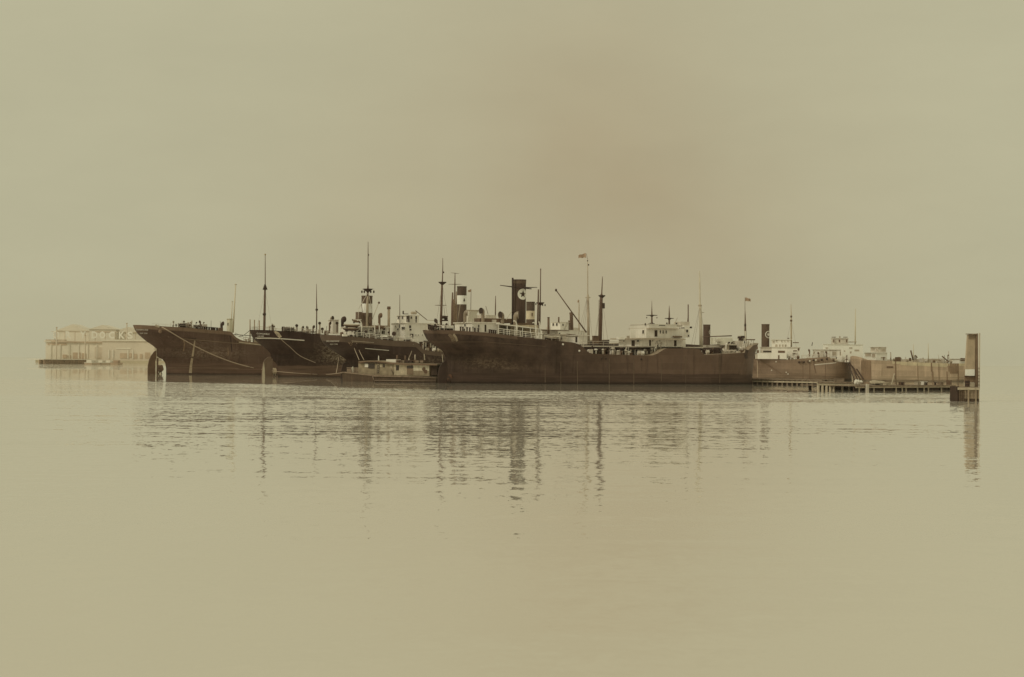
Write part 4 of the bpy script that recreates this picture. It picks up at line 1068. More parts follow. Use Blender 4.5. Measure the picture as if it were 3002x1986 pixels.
C.box('engine_casing', 1076, 930, 1090, 948, -2.2, 2.2, mat('funnel_brown', (0.16, 0.105, 0.078)))
m = C.mast([(1075.5, 975, 8), (1077, 890, 7), (1078, 858, 6), (1078.5, 846, 5), (1078.5, 835, 2.6), (1079, 745, 2), (1079, 709, 1)], -1.5, MASTP)
C.mast([(1078.2, 868, 6.4), (1078.6, 846, 5.6), (1078.7, 834, 3.2), (1079.1, 745, 2.5), (1079.1, 709, 1.4)], -1.56, MASTD, 'topmast')
C.nest(1078.5, 847, 28, 10, -1.5, DARK, m)
for x in (1061, 1068, 1087, 1096): C.part('mast_light', MB().ball(C.P(x, 856, -1.6), 0.22, sz=1.7), DARK, True, parent=m)
C.part('mast_light', MB().ball(C.P(1080.5, 748, -1.6), 0.18), DARK, True, parent=m)
C.yard(1078.5, 848, 34, -1.5, DARK, m, 1.6)
for a_, b_ in (((1078, 860), (1052, 905)), ((1052, 905), (1050, 940)), ((1080, 860), (1090, 905))): C.bar(a_, b_, -2, -2, 1.4, CREAM, 'guy_wire')
C.bar((1060, 892), (1064, 935), -2.2, -2.2, 2.0, BROWN, 'vent_pipe'); C.bar((1090, 940), (1111, 887), -2, -2, 1.8, MASTP, 'boom'); C.part('boom_block', MB().ball(C.P(1111, 888, -2), .3), MASTD, True)
C.cowl(1114, 918, 955, 14, -2, 10, BROWN)
m = C.mast([(1139.5, 990, 8), (1140, 905, 7.6), (1140, 900, 7.6)], -1.5, mat('king_post_pale', (0.58, 0.47, 0.36), .7, .15), 'kingpost'); C.part('post_cap', MB().cyl(C.P(1140, 907, -1.5), C.P(1140, 899, -1.5), .5, .42, 10), BROWN, True, parent=m)
C.house(1000, 961, 1140, 984, -4.4, 4.4, WHITE, [(1033, 972, 5, 5), (1050, 972, 5, 5), (1086, 970, 8, 3)], [(1040, 978, 4, 10), (1121, 975, 4, 9), (1126, 975, 3, 9)], roof=.12, name='after_house')
C.box('boat_deck', 1006, 958, 1140, 961, -6.2, 6.2, CREAM)
for x in (1012, 1030, 1048, 1060, 1082, 1100, 1118, 1136): p = C.P(x, 960, -6); C.part('stanchion', MB().cyl((p.x, -6, C.sheer(p.x)), p, .07, .07, 6), WHITE)
C.davit(1060, 938, 984, -6.4, 1.6, w=.16); C.davit(1098, 948, 984, -6.4, .8, w=.12); C.davit(1112, 948, 986, -6.4, .8, w=.12)
C.box('rail_frame', 1036, 937.5, 1060, 939, -6.2, -6.0, WHITE)
C.part('life_ring', MB().cyl(C.P(1155, 979, -6.9), C.P(1155, 979, -6.7), 0.55, 0.55, 16), DARK)
for x, y, r in ((1018, 967, .42), (1054, 971, .32), (1073, 973, .4), (1140, 975, .3)): C.part('ventilator_head', MB().ball(C.P(x, y, -6.3), r), DARK, True)
for x in (1030, 1043, 1056, 1068): C.box('hatch_block', x - 5, 982, x + 4, 987, -6.3, -5.6, DARK)
C.house(1147, 950, 1290, 1003, -4.2, 4.2, WHITE, [(1172, 957, 4, 10), (1160, 957, 2.5, 4), (1202, 959, 6, 9), (1203, 967, 6, 6), (1167, 966, 6, 4), (1183, 963, 10, 8), (1219, 983, 2.5, 3), (1226, 983, 2.5, 3), (1238, 983, 2.5, 3), (1260, 957, 4, 9)], [(1207, 985, 9, 12)], roof=.12, name='bridge_house')
C.house(1163, 926, 1228, 950, -3.6, 3.6, WHITE, [(1169, 932, 4.4, 8), (1181, 932, 4.4, 8), (1206, 932, 4, 7)], [(1196, 936, 8, 18), (1220, 937, 4, 18)], roof=.12, name='wheelhouse')
C.box('binnacle', 1180, 912, 1184, 921, -1, -.4, DARK); C.bar((1182, 921), (1197, 921), -1, -1, 2, DARK, 'rail_bar')
for x in (1208, 1213, 1218): C.part('signal_lamp', MB().ball(C.P(x, 918, -1), .4), TAN, True)
C.bar((1218, 911), (1251, 938), -1, -1, 2.2, BROWN, 'boom'); C.bar((1251, 939), (1284, 941), -1, -1, 1.6, MASTP, 'boom', 1.6); C.cowl(1278, 938, 950, 12, -2, 180, DARK)
C.mast([(1172, 950, 2.0), (1172, 865, 1.2)], 1, MASTD, 'flagstaff')
C.rail([(1163, 949), (1228, 949)], -3.7, WHITE, .9, 2, 1.5, .04)
for x, y, h, c in ((1238, 1012, 9, TAN), (1247, 1008, 12, WHITE), (1254, 1014, 8, BROWN), (1261, 1010, 12, CREAM), (1268, 1018, 8, WHITE), (1275, 1020, 7, WHITE), (1283, 1024, 6, CREAM), (1290, 1025, 6, TAN)):
    C.box('deck_gear', x - 3, y - h / 2, x + 3, y + h / 2 + 3, -4, -3, c)
C.box('well_deck_awning', 1224, 1000, 1262, 1002, -5, 4, DARK)
C.bar((1296, 1040), (1304, 1110), -7.7, -7.7, 2.0, TAN, 'gangway_rope')
for x in (1176, 1189): C.box('hatch_block', x - 5, 995, x + 5, 1000, -6, -5.4, DARK)

# ================================================================== houseboat
H = Ship('houseboat', 'low wooden houseboat with patched cabin moored under the dark sterns', 'houseboat', (1011, 1118.5), (1279, 1122.5), 7.2)
a0 = H.px(1009, 1119, -3.6); b0 = H.px(1279, 1122, -3.6)
ga = H.P(1009, 1092, -3.6).z
HBM = mat('scow_side', (0.085, 0.055, 0.038), .8, .3, .8, .4, (.2, .14, .09))
x_l, x_r, x_n = H.px(1007, 1092, -3.6)[0], b0[0], H.px(1095, 1100, -3.6)[0]
H.part('hull', MB().prism([(x_l, -0.8), (x_r, -0.8), (x_r, H.P(1279, 1106, -3.6).z - .3), (x_n, H.P(1095, 1100, -3.6).z - .25), (x_l - 0.4, ga - .12)], -3.6, 3.6), HBM)
H.part('deck', MB().prism([(x_r, H.P(1279, 1106, -3.6).z - .298), (x_r, H.P(1279, 1106, -3.6).z), (x_n, H.P(1095, 1100, -3.6).z), (x_l - .4, ga + .1), (x_l - .4, ga - .1), (x_n, H.P(1095, 1100, -3.6).z - .248)], -3.75, 3.7), TIMB)
n0, n1 = H.P(1093, 1102, -3.7), H.P(1279, 1107, -3.7)
for (ya, yb, w) in ((1103.5, 1107.5, 2.6), (1116, 1117.5, 2.2)): H.bar((1094 if ya < 1110 else 1099, ya), (1277, yb), -3.8, -3.8, w, TIMB, 'rubbing_strake')
H.bar((1092, 1103), (1098, 1119), -3.8, -3.8, 2, TIMB, 'fender')
H.part('waterline_plank', MB().box(n0.x, n1.x, -3.72, -3.6, 0.02, 0.45), TIMBD)
ca = mat('cabin_boards', (0.34, 0.275, 0.195), .85, .3, 1.2, .5, (.16, .11, .075))
z0 = H.P(1160, 1101, -2.6).z
def boards(x0, x1, yt, yb, t, m, n=9, name='cabin_board', parent=None):
    a, b = H.P(x0, yt, t), H.P(x1, yb, t); bt = H.P(x1, yt, t)
    for i in range(n):
        za, zb = lerp(b.z, a.z, i / n), lerp(b.z, a.z, (i + 1) / n)
        H.part(name, MB().box(a.x, b.x, t - 0.04 - 0.01 * (i % 2), t, za + 0.015, zb - 0.01), m, parent=parent)
a, b = H.P(1051, 1065, -2.6), H.P(1259, 1102, -2.6)
cabin = H.part('cabin', MB().box(a.x, b.x, -2.58, 2.6, b.z - .1, a.z - 0.35), ca)
boards(1051, 1155, 1066, 1100, -2.6, ca, 10, parent=cabin); 
boards(1156, 1204, 1068, 1101, -2.6, mat('cabin_boards_pale', (0.55, 0.47, 0.35), .85, .3, 1.2, .6, (.25, .18, .12)), 10, parent=cabin)
boards(1211, 1258, 1070, 1088, -2.6, mat('cabin_boards_white', (0.68, 0.62, 0.49), .85, .25, 1.2, .6, (.3, .22, .15)), 5, parent=cabin)
boards(1211, 1258, 1088, 1102, -2.6, ca, 4, parent=cabin)
for (x, y, w, h, m_, nm) in ((1089, 1074, 18, 14, GLASS, 'window'), (1074.5, 1072, 10, 10, LETT, 'shutter'), (1125.5, 1073, 5, 9, GLASS, 'window'), (1165, 1079, 8, 15, GLASS, 'window'), (1202, 1077, 18, 8, GLASS, 'window'), (1202, 1090, 18, 18, mat('door_brown', (.22, .155, .105)), 'door'), (1117, 1073, 6, 8, TIMBL, 'shutter'), (1108.5, 1082, 7, 26, TIMBD, 'door'), (1147, 1076, 4, 7, TAN, 'shutter')):
    p, q = H.P(x - w / 2, y - h / 2, -2.68), H.P(x + w / 2, y + h / 2, -2.68)
    o = H.part(nm, MB().box(p.x, q.x, -2.72, -2.6, q.z, p.z), m_, parent=cabin)
H.ladder((1108, 1069), (1109, 1094), -2.85, TIMBL, .22)
for x, y in ((1248, 1090), (1243, 1083)): H.part('life_ring', MB().cyl(H.P(x, y, -2.8), H.P(x, y, -2.72), .42, .42, 14), BROWN, parent=cabin)
H.bar((1148, 1084), (1153, 1098), -2.9, -2.8, 1.5, DARK, 'boathook')
R0 = [(1051, 1060), (1075, 1058), (1102, 1057.5), (1125, 1060), (1146, 1063), (1200, 1065.5), (1282, 1067.5)]
pts = [(H.px(x, y, -3.2)[0], H.px(x, y, -3.2)[2]) for x, y in R0]
H.part('roof', MB().prism(pts + [(x, z - 0.28) for x, z in pts[::-1]], -3.2, 3.0), mat('tarred_roof', (0.30, 0.235, 0.165), .8, .3, .8))
H.part('roof_edge', MB().prism([(x, z - .10) for x, z in pts] + [(x, z - 0.34) for x, z in pts[::-1]], -3.28, -3.204), BROWN)
H.box('cabin_end', 1258, 1068, 1281, 1101, -2.2, 2.2, TIMBD)  # shade of the end wall is put into its dark colour
H.box('skylight', 1146, 1054, 1161, 1063, -2, 0, LETT); H.box('roof_hatch', 1162, 1057, 1240, 1064, -1.6, 1.2, BROWN)
for x, yt, c in ((1164, 1042, BROWN), (1188, 1043, BROWN), (1110, 1043, LETT), (1217, 1040, TAN), (1199, 1052, TAN), (1232, 1058, BROWN)):
    H.mast([(x, 1063, 4.5 if x != 1110 else 5), (x, yt, 4 if x != 1110 else 1.6)], -1.2, c, 'stove_pipe' if x in (1164, 1188) else 'roof_post')
for x in (1168, 1172, 1178, 1183, 1195, 1205, 1225, 1238): H.box('roof_clutter', x - 3, 1056 + (x % 3), x + 2, 1064, -2.4, -1.8, random.choice((BROWN, TIMB, DARK)))
H.box('bow_locker', 1036, 1078, 1052, 1094, -1.8, 1.0, TIMB)
H.rail([(1016, 1092), (1030, 1093)], -3.2, TIMBD, .8, 1, 1.5, .05)
person(H.world(1034, 1096, -2.4), H.sc(1034, 1095, -2.4) * 23, 'person in white standing at the bow end of the houseboat', CLOTH_L, 0.6)

# dolphin of piles between the houseboat and the tanker
o = bpy.data.objects.new('mooring_dolphin', None); COL.objects.link(o); base = H.world(1292, 1121, 3.0); o.location = (base.x, base.y, 0)
tag(o, 'dark cluster of mooring piles between the houseboat and the big tanker stern', 'piling')
for i, (dx, dy, h) in enumerate(((-.5, 0, 2.4), (0, -.3, 2.7), (.5, 0, 2.3), (.25, .5, 2.6), (-.3, .5, 2.5))):
    part('pile', MB().cyl((dx * 1.2, dy, -1.5), (dx, dy * .8, h - .4), .26, .24, 8), TIMBD, o)
part('capping_board', MB().box(-.85, .85, -.5, .3, 2.0, 2.18), LETT, o)

# ================================================================== freighters hidden behind the tanker
F = Ship('freighter_behind', 'freighter hidden behind the big tanker, showing a tall funnel with a white band', 'ship', (1305, 1098), (1775, 1096), 14, 'freighters behind the tanker')
F.form([(1290, 992), (1340, 990), (1500, 1000), (1640, 1003), (1780, 996)], [(1290, 990), (1300, 1020), (1306, 1060), (1306, 1120)], [(1780, 990), (1776, 1050), (1775, 1120)])
F.build_hull(DARK, nv=10)
f = F.funnel(1339, 1367, 841, 960, 0, [(867, 893, mat('funnel_white', (0.84, 0.83, 0.80))), (893, 960, mat('funnel_low_brown', (0.11, 0.07, 0.052), .6, .3, .5, .4))], m=mat('funnel_deep_brown', (0.09, 0.057, 0.043), .6, .3, .5, .4), pipe=False)
f['label'] = 'tall funnel with white band'
p = [F.P(x, y, -1.9) for x, y in ((1358, 876), (1364, 876), (1361, 880), (1361, 884))]
F.part('funnel_device', MB().cyl(F.P(1361, 876, -1.45), F.P(1361, 884, -1.45), .2, .35, 6), DARK, parent=f)
m = F.mast([(1332, 992, 6), (1333, 900, 5), (1333.5, 840, 4), (1334, 801, 2)], -2, MASTD)
F.yard(1334, 801.5, 24, -2, MASTD, m, 1.4, 1.2); F.yard(1334, 834, 38, -2, MASTD, m, 1.8)
F.mast([(1326, 975, 9), (1326, 900, 7), (1327, 858, 4)], -3, MASTD, 'furled_boom'); F.mast([(1337, 985, 5), (1338, 900, 4), (1338, 855, 3)], -3, mat('boom_grey', (0.30, 0.21, 0.15)), 'derrick_boom'); F.mast([(1332, 985, 12), (1332, 900, 9), (1332, 878, 6)], -2.6, mat('furled_sail', (0.24, 0.165, 0.115), .9, .4, 2), 'furled_cargo_net')
F.bar((1341, 945), (1349, 893), -3, -3, 2, TAN, 'derrick_boom')
F.mast([(1379, 990, 2), (1381, 849, 1.5)], -1, MASTD, 'ensign_staff'); flag(F, 1381, 849, 9, 8, -1, 'small dark flag on the staff just right of the banded funnel', FLAGM)
p = [(F.px(x, y, -3)[0], F.px(x, y, -3)[2]) for x, y in ((1370, 950), (1376, 912), (1406, 910), (1398, 920), (1402, 950))]
F.part('canvas_windsail', MB().prism(p, -3, 1), CANVAS)
F.bar((1372, 910), (1402, 911), -3.1, -3.1, 3, TAN, 'awning_spar')
F.house(1395, 925, 1455, 985, -3, 3, CREAM, [], [], name='deckhouse')
m = F.mast([(1452, 990, 4), (1452.5, 900, 3.4), (1453, 868, 1.8)], 0, MASTD, 'signal_mast')
m = F.mast([(1608, 1000, 7), (1608, 931, 6.5)], -1, BROWN, 'kingpost'); F.yard(1608, 931, 8, -1, DARK, m, 2)
F.house(1615, 946, 1668, 972, -2, 2, WHITE, [(1622, 952, 4.5, 8), (1632.6, 952, 4.5, 8), (1650, 953, 4, 6)], [], roof=.1, name='wheelhouse')
F.house(1589, 971, 1720, 1006, -3.4, 3.4, WHITE, [(1640, 978, 4, 4)], [(1680, 985, 4, 8)], roof=.1, name='bridge_house')
a, b = F.P(1592, 968.5, -3.6), F.P(1668, 971, -3.6); F.part('eave_board', MB().box(a.x, b.x, -3.7, 3.7, b.z, b.z + .22), BROWN)
a, b = F.P(1662, 979, -3.6), F.P(1719, 985, -3.6); F.part('eave_board', MB().add([(a.x, -3.7, a.z), (b.x, -3.7, b.z), (b.x, 3, b.z), (a.x, 3, a.z), (a.x, -3.7, a.z - .45), (b.x, -3.7, b.z - .4), (b.x, 3, b.z - .4), (a.x, 3, a.z - .4)], [(0, 1, 2, 3), (7, 6, 5, 4), (4, 5, 1, 0), (5, 6, 2, 1), (6, 7, 3, 2), (7, 4, 0, 3)]), BROWN)
F.mast([(1638, 946, 4.5), (1638, 930, 4.5)], -1.5, BROWN, 'vent_pipe'); F.bar((1652, 972), (1665, 948), -2.3, -2.3, 2, CREAM, 'ladder_rail')
F.mast([(1676, 975, 11), (1675, 925, 10), (1674, 917, 11)], -1, MASTD, 'galley_funnel'); F.mast([(1668, 985, 5), (1668, 940, 4.5)], -2, BROWN, 'vent_pipe')
F.mast([(1697, 990, 4), (1697.5, 900, 3.4), (1697.5, 879, 1.6)], 0, MASTP, 'mast'); flag(F, 1697, 879, 4, 9, 0, 'tiny pennant on the thin mast between the derrick boom and the pale mast', FLAGM)

F2 = Ship('freighter_far_behind', 'second freighter hidden behind the tanker, its shorter banded funnel beside the star funnel', 'ship', (1520, 1090), (1900, 1089), 14, 'freighters behind the tanker')
F2.form([(1500, 998), (1560, 996), (1700, 1010), (1905, 1004)], [(1500, 996), (1515, 1030), (1520, 1060), (1520, 1110)], [(1906, 1000), (1902, 1050), (1900, 1110)])
F2.build_hull(DARK, nv=10)
f = F2.funnel(1542, 1567, 886, 1000, 0, [(912, 937, mat('funnel_buff_band', (0.62, 0.53, 0.40), .7, .2)), (937, 1000, mat('funnel_low_brown', (0.155, 0.105, 0.07)))], m=mat('funnel_deep_brown', (0.09, 0.057, 0.043)), pipe=False)
F2.part('funnel_device', MB().cyl(F2.P(1560, 918, -1.9), F2.P(1560, 928, -1.9), .35, .3, 6), BROWN, parent=f)
F2.house(1600, 962, 1700, 1000, -3, 3, CREAM, [], [], name='deckhouse')

# ================================================================== G behind the tanker's bow
G = Ship('tanker_behind_bow', 'tanker behind the big bow, black funnel with ringed star beside the pale mast', 'ship', (1850, 1096), (2192, 1098), 14, 'oil tankers')
G.form([(1835, 1000), (1900, 1002), (2050, 1012), (2150, 1010), (2196, 1002)], [(1835, 998), (1848, 1040), (1850, 1120)], [(2196, 1000), (2193, 1050), (2192, 1120)])
G.build_hull(DARK, nv=10)
f = G.funnel(2061, 2082, 953, 1022, 0, [], pipe=False)
G.emblem(G.P(2071, 974, 0).z, 1.12, R(-38), LETT, LETT, ring_only=True)
for x, yt, yn, w in ((1911, 882, 925, 32), (1962, 896, 934, 26)):
    m = G.mast([(x, 1010, 6), (x, 937, 5), (x, 921, 4), (x, 905, 2.2), (x, yt, .8)], 0, MASTD); G.yard(x, yn, w, 0, DARK, m, 3.4)
    G.nest(x, yn - 1, 11, 8, 0, DARK, m)
    for e in (-15, 15):
        if x == 1911: G.part('mast_light', MB().ball(G.P(x + e, 932, -.2), .2, sz=1.7), DARK, True, parent=m)
m = G.mast([(2186, 1010, 6), (2185, 970, 6), (2184.8, 955, 5), (2184.5, 925, 3), (2184, 905, .9)], 0, MASTD)
G.mast([(2184, 908, 1.4), (2184, 872, 1.0)], 0, MASTD, 'flagstaff'); flag(G, 2185, 873, 16, 11, 0, 'blurred dark flag above the thin mast at the big tanker bow', FLAGM, dirx=1)
G.part('crosstree', MB().cyl(G.P(2184.7, 957, 0), G.P(2184.7, 950, 0), .45, .4, 10), DARK, True, parent=m)
G.part('lower_mast', MB().cyl(G.P(2186, 1012, -.6), G.P(2184.9, 971, -.6), .32, .3, 10), MASTF, True, parent=m)

# ================================================================== H right of the bow
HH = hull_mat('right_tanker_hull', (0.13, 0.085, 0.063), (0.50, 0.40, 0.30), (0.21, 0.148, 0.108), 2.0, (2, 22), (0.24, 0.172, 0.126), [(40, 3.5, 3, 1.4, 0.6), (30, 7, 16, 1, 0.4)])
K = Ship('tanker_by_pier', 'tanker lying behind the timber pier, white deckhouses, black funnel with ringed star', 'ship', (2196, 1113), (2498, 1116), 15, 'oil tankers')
K.form([(2180, 1030), (2204, 1051), (2250, 1053), (2305, 1055), (2336, 1053), (2344, 1052), (2430, 1047), (2436, 1052), (2444, 1062), (2470, 1062), (2494, 1061)],
       [(2180, 1029), (2190, 1060), (2196, 1090), (2196, 1130)], [(2495, 1060), (2496, 1090), (2498, 1130)])
K.build_hull(HH, nv=24)
K.box('white_bulwark', 2222, 1036, 2306, 1053.5, -7.4, 6, WHITE); K.box('side_door', 2281, 1042, 2285, 1053, -7.5, -7.4, BROWN)
f = K.funnel(2232, 2255, 952, 1040, 0, [], m=mat('funnel_brown_black', (0.125, 0.082, 0.058), .6, .2, .6, .4), pipe=False)
K.emblem(K.P(2243, 981.5, 0).z, 1.05, R(-40), LETT, LETT, ring_only=True)
K.house(2230, 1019, 2265, 1036, -4, 4, CREAM, [(2250, 1031, 26, 5)], [(2237, 1012, 2, 2)], name='after_house', roof=.1)
K.house(2262, 997, 2318, 1020, -3.4, 3.4, WHITE, [(2268, 1003, 6, 4), (2277, 1000, 4, 5), (2292, 1001, 3, 5), (2301, 1001, 2, 4), (2310, 1001, 3, 4), (2276, 1015, 6, 9), (2286, 1015, 4, 9), (2295, 1015, 4, 9), (2303, 1015, 4, 9)], [], wm=TAN, name='officers_house', roof=.1)
K.house(2262, 1019, 2345, 1050, -4.4, 4.4, WHITE, [(2291, 1032, 20, 7), (2331, 1029, 11, 3), (2341, 1025, 5, 7), (2331, 1037, 12, 3)], [], wm=BROWN, name='midship_house', roof=.1)
K.box('roof_board', 2308, 991, 2314, 993.5, -2, 2, BROWN); K.box('wing_rail', 2324, 1004, 2342, 1006, -3, 3, BROWN)
K.house(2383, 1026, 2466, 1048, -4.2, 4.2, WHITE, [(2387, 1036, 5, 10), (2410, 1032, 10, 3), (2442, 1028, 20, 3), (2446, 1037, 12, 12), (2464, 1037, 4, 11), (2476, 1030, 4, 4), (2494, 1034, 5, 6)], [], wm=TAN, name='forward_house', roof=.1)
for x, y in ((2399, 1036), (2422, 1033), (2372, 1028)): K.cowl(x, y - 4, 1048, 7, -5, 160, BROWN)
K.box('white_screen', 2451, 1047, 2499, 1061, -5, 4, WHITE); K.bar((2474, 1059), (2484, 1053), -5.2, -5.2, 3, BROWN, 'boom')
for x in (2343, 2350, 2357, 2368, 2374, 2385, 2392, 2400, 2409, 2424):
    c = K.hp(x, 1063 - (x - 2340) * .11 + random.uniform(-1.5, 1.5), .25); K.part('fender_tyre', MB().cyl(c, c + Vector((0, -.25, 0)), random.uniform(.2, .34), .28, 12), random.choice((CREAM, DARK, BROWN)), True)
for x, y in ((2275, 1061), (2262, 1086), (2305, 1092), (2310, 1097)): c = K.hp(x, y, .02); K.part('porthole', MB().cyl(c, c + Vector((0, -.12, 0)), .2, .2, 12), CREAM)
K.strip_on_hull([(2228, 1056), (2250, 1070), (2290, 1095)], 2.0, BROWN, 'hose', .2); K.strip_on_hull([(2374, 1058), (2374, 1112)], 2.2, BROWN, 'hull_seam', .06); K.strip_on_hull([(2385, 1062), (2392, 1095)], 2.5, BROWN, 'hull_seam', .06)
K.strip_on_hull([(2388, 1070), (2452, 1064)], 3.0, CREAM, 'sheer_strake', .08); K.strip_on_hull([(2354, 1060), (2354, 1112)], 1.4, BROWN, 'hull_seam', .05); K.strip_on_hull([(2420, 1060), (2420, 1112)], 1.2, BROWN, 'hull_seam', .05)
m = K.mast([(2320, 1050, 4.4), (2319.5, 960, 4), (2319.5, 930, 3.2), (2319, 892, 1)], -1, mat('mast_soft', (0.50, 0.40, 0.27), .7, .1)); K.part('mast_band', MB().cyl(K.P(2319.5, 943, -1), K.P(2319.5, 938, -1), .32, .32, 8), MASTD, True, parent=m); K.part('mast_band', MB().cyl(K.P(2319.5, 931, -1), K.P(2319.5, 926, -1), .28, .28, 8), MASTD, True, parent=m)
K.mast([(2469, 1062, 4), (2469, 1025, 3.4)], -5.5, WHITE, 'awning_post'); K.mast([(2380, 1015, 2), (2382, 1004, 2)], -2, DARK, 'lamp_post')
for x, y in ((2212, 1022), (2219, 1019), (2206, 1033), (2215, 1040), (2208, 1045), (2222, 1030)): K.box('stern_gear', x - 3, y - 3, x + 3, y + 6, -5, -4, random.choice((BROWN, CREAM, DARK, CREAM)))
K.edge_rail(2352, 2434, CREAM, .9, 2, 1.5, .04)

# ================================================================== J far bridge + I pale hull (right)
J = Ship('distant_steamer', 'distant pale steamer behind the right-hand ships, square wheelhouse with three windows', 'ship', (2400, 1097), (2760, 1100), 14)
J.form([(2385, 1050), (2450, 1050), (2600, 1055), (2770, 1052)], [(2385, 1049), (2400, 1070), (2400, 1120)], [(2770, 1049), (2762, 1080), (2760, 1120)])
J.build_hull(TAN, nv=8)
J.house(2437, 993, 2487, 1012, -2.5, 2.5, CREAM, [(2444, 1000, 4, 8), (2461, 1000, 4, 8), (2482, 1000, 4, 9)], [], roof=.12, eave=.4, wm=BROWN, name='wheelhouse')
J.box('roof_box', 2438, 988, 2451, 990, -2, 2, BROWN); J.box('roof_box', 2472, 988, 2485, 990, -2, 2, BROWN); J.box('binnacle', 2460, 986, 2464, 992, -.5, .5, TAN)
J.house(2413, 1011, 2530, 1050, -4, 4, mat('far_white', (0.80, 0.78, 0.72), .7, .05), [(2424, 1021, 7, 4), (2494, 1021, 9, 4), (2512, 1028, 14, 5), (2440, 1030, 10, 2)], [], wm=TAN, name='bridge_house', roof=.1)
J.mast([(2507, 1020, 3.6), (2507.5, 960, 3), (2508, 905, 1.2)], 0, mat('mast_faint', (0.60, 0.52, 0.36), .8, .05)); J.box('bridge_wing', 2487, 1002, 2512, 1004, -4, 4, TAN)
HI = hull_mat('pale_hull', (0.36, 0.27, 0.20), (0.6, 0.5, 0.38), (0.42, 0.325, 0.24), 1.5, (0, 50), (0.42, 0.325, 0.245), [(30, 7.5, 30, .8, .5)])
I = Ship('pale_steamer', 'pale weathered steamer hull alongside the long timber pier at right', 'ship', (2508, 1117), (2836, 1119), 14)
I.form([(2501, 1044), (2513, 1042), (2524, 1042), (2527, 1052), (2552, 1055.5), (2590, 1057.5), (2624, 1060), (2700, 1063.5), (2779, 1066), (2840, 1066)],
       [(2501, 1043), (2505, 1080), (2507, 1140)], [(2840, 1064), (2838, 1090), (2836, 1140)], n_deck=(0.4, 0.5), stern_wl=(.12, .8))
I.build_hull(HI, (0.90, 6, 60), mat('pale_strake', (0.62, 0.53, 0.38), .7, .2, .5, .3), nv=20)
for x0, x1, y0, y1, m_ in ((2524, 2551, 1057, 1114, mat('primer_panel', (0.27, 0.185, 0.125), .8, .2, .6, .5)), (2784, 2808, 1066, 1096, mat('primer_panel', (0.27, 0.185, 0.125)))):
    for i in range(5):
        xa = lerp(x0, x1, i / 5); xb = lerp(x0, x1, (i + .9) / 5); I.strip_on_hull([((xa + xb) / 2, y0), ((xa + xb) / 2 + 1, y1)], xb - xa, m_, 'shell_plate', .08)
for x, y0, y1, w in ((2525, 1060, 1114, 2), (2552, 1058, 1114, 2), (2625, 1059, 1118, 3), (2730, 1064, 1090, 3.6), (2734, 1090, 1118, 3), (2752, 1066, 1116, 1.5), (2781, 1066, 1090, 2.5), (2776, 1090, 1118, 2.5), (2809, 1066, 1118, 2.4), (2690, 1066, 1116, 1)):
    I.strip_on_hull([(x, y0), (x + 1, y1)], w, mat('seam_brown', (0.25, 0.17, 0.115), .8, .2), 'hull_seam', .1)
I.strip_on_hull([(2599, 1077), (2618, 1077)], 5, BROWN, 'side_port', .1); I.strip_on_hull([(2815, 1052), (2831, 1053)], 4, BROWN, 'side_port', .1)
I.strip_on_hull([(2640, 1068), (2776, 1074)], 6, mat('pale_strake', (.6, .5, .36)), 'sheer_strake', .05)
I.house(2534, 1035, 2601, 1058, -3.8, 3.6, mat('far_white', (0.80, 0.78, 0.72)), [(2546, 1041, 17, 8), (2562, 1043, 10, 10), (2589, 1049, 14, 4)], [], wm=TAN, name='bridge_house', roof=.1)
I.house(2552, 1019, 2598, 1036, -2.4, 2.4, CREAM, [(2560, 1023, 10, 6), (2572, 1027, 5, 5), (2589, 1027, 9, 5), (2578, 1020, 4, 3)], [], wm=TAN, name='wheelhouse', roof=.1)
I.bar((2670, 1028), (2677, 1056), -3, -3, 4.5, BROWN, 'derrick_boom'); I.bar((2762, 1045), (2782, 1062), -3, -3, 4, BROWN, 'derrick_boom'); I.bar((2612, 1058), (2611, 1033), -2, -2, 3, MASTP, 'kingpost')
I.mast([(2722, 1062, 3), (2721, 1007, 1.2)], 0, mat('mast_faint', (0.60, 0.52, 0.36))); I.mast([(2678, 1060, 2.5), (2678, 1010, 1)], 0, mat('mast_faint', (0.60, 0.52, 0.36)))
for x, y, w, h in ((2635, 1051, 6, 8), (2641, 1053, 5, 7), (2655, 1052, 3, 8), (2668, 1053, 7, 6), (2700, 1055, 14, 7), (2718, 1055, 5, 6), (2760, 1060, 9, 7), (2590, 1050, 5, 6)): I.box('deck_gear', x - w / 2, y - h / 2, x + w / 2, y + h, -4, -3, random.choice((TAN, BROWN, CREAM)))
I.house(2784, 1053, 2834, 1068, -5, 3, mat('far_white', (0.80, 0.78, 0.72)), [], [], name='stern_house', roof=.1); I.box('roof_board', 2816, 1056, 2834, 1059, -5.3, -5.1, BROWN); I.bar((2782, 1060), (2781, 1030), -3, -3, 2, MASTP, 'flagstaff')

# lifeboats, people, mooring ropes
lifeboat(C, 1006, 1056, 953.5, 9, -5.6, 'long covered boat on the boat deck left of the funnel mast, uppermost of the two', BROWN, TAN)
lifeboat(C, 1005, 1052, 965, 8, -6.6, 'long dark boat hung lower at the rail left of the funnel mast', DARK, BROWN)
lifeboat(C, 1087, 1136, 957.5, 11, -5.6, 'dark covered lifeboat between the funnel mast and the pale kingpost', BROWN, BROWN)
lifeboat(C, 1032, 1060, 939, 10, -3, 'small boat slung high beside the brown funnel casing', BROWN, BROWN)
lifeboat(E, 1592, 1644, 987, 8, -5.0, 'pale lifeboat just forward of the tanker poop davits', CREAM, CANVAS)
def stand(ship, x, t, label, m=CLOTH_D, rot=0.0):
    q = ship.deck_at(x, t); w = ship.p0 + ship.u * q.x + ship.w * q.y + Vector((0, 0, q.z)); return person(w, 1.76, label, m, rot)
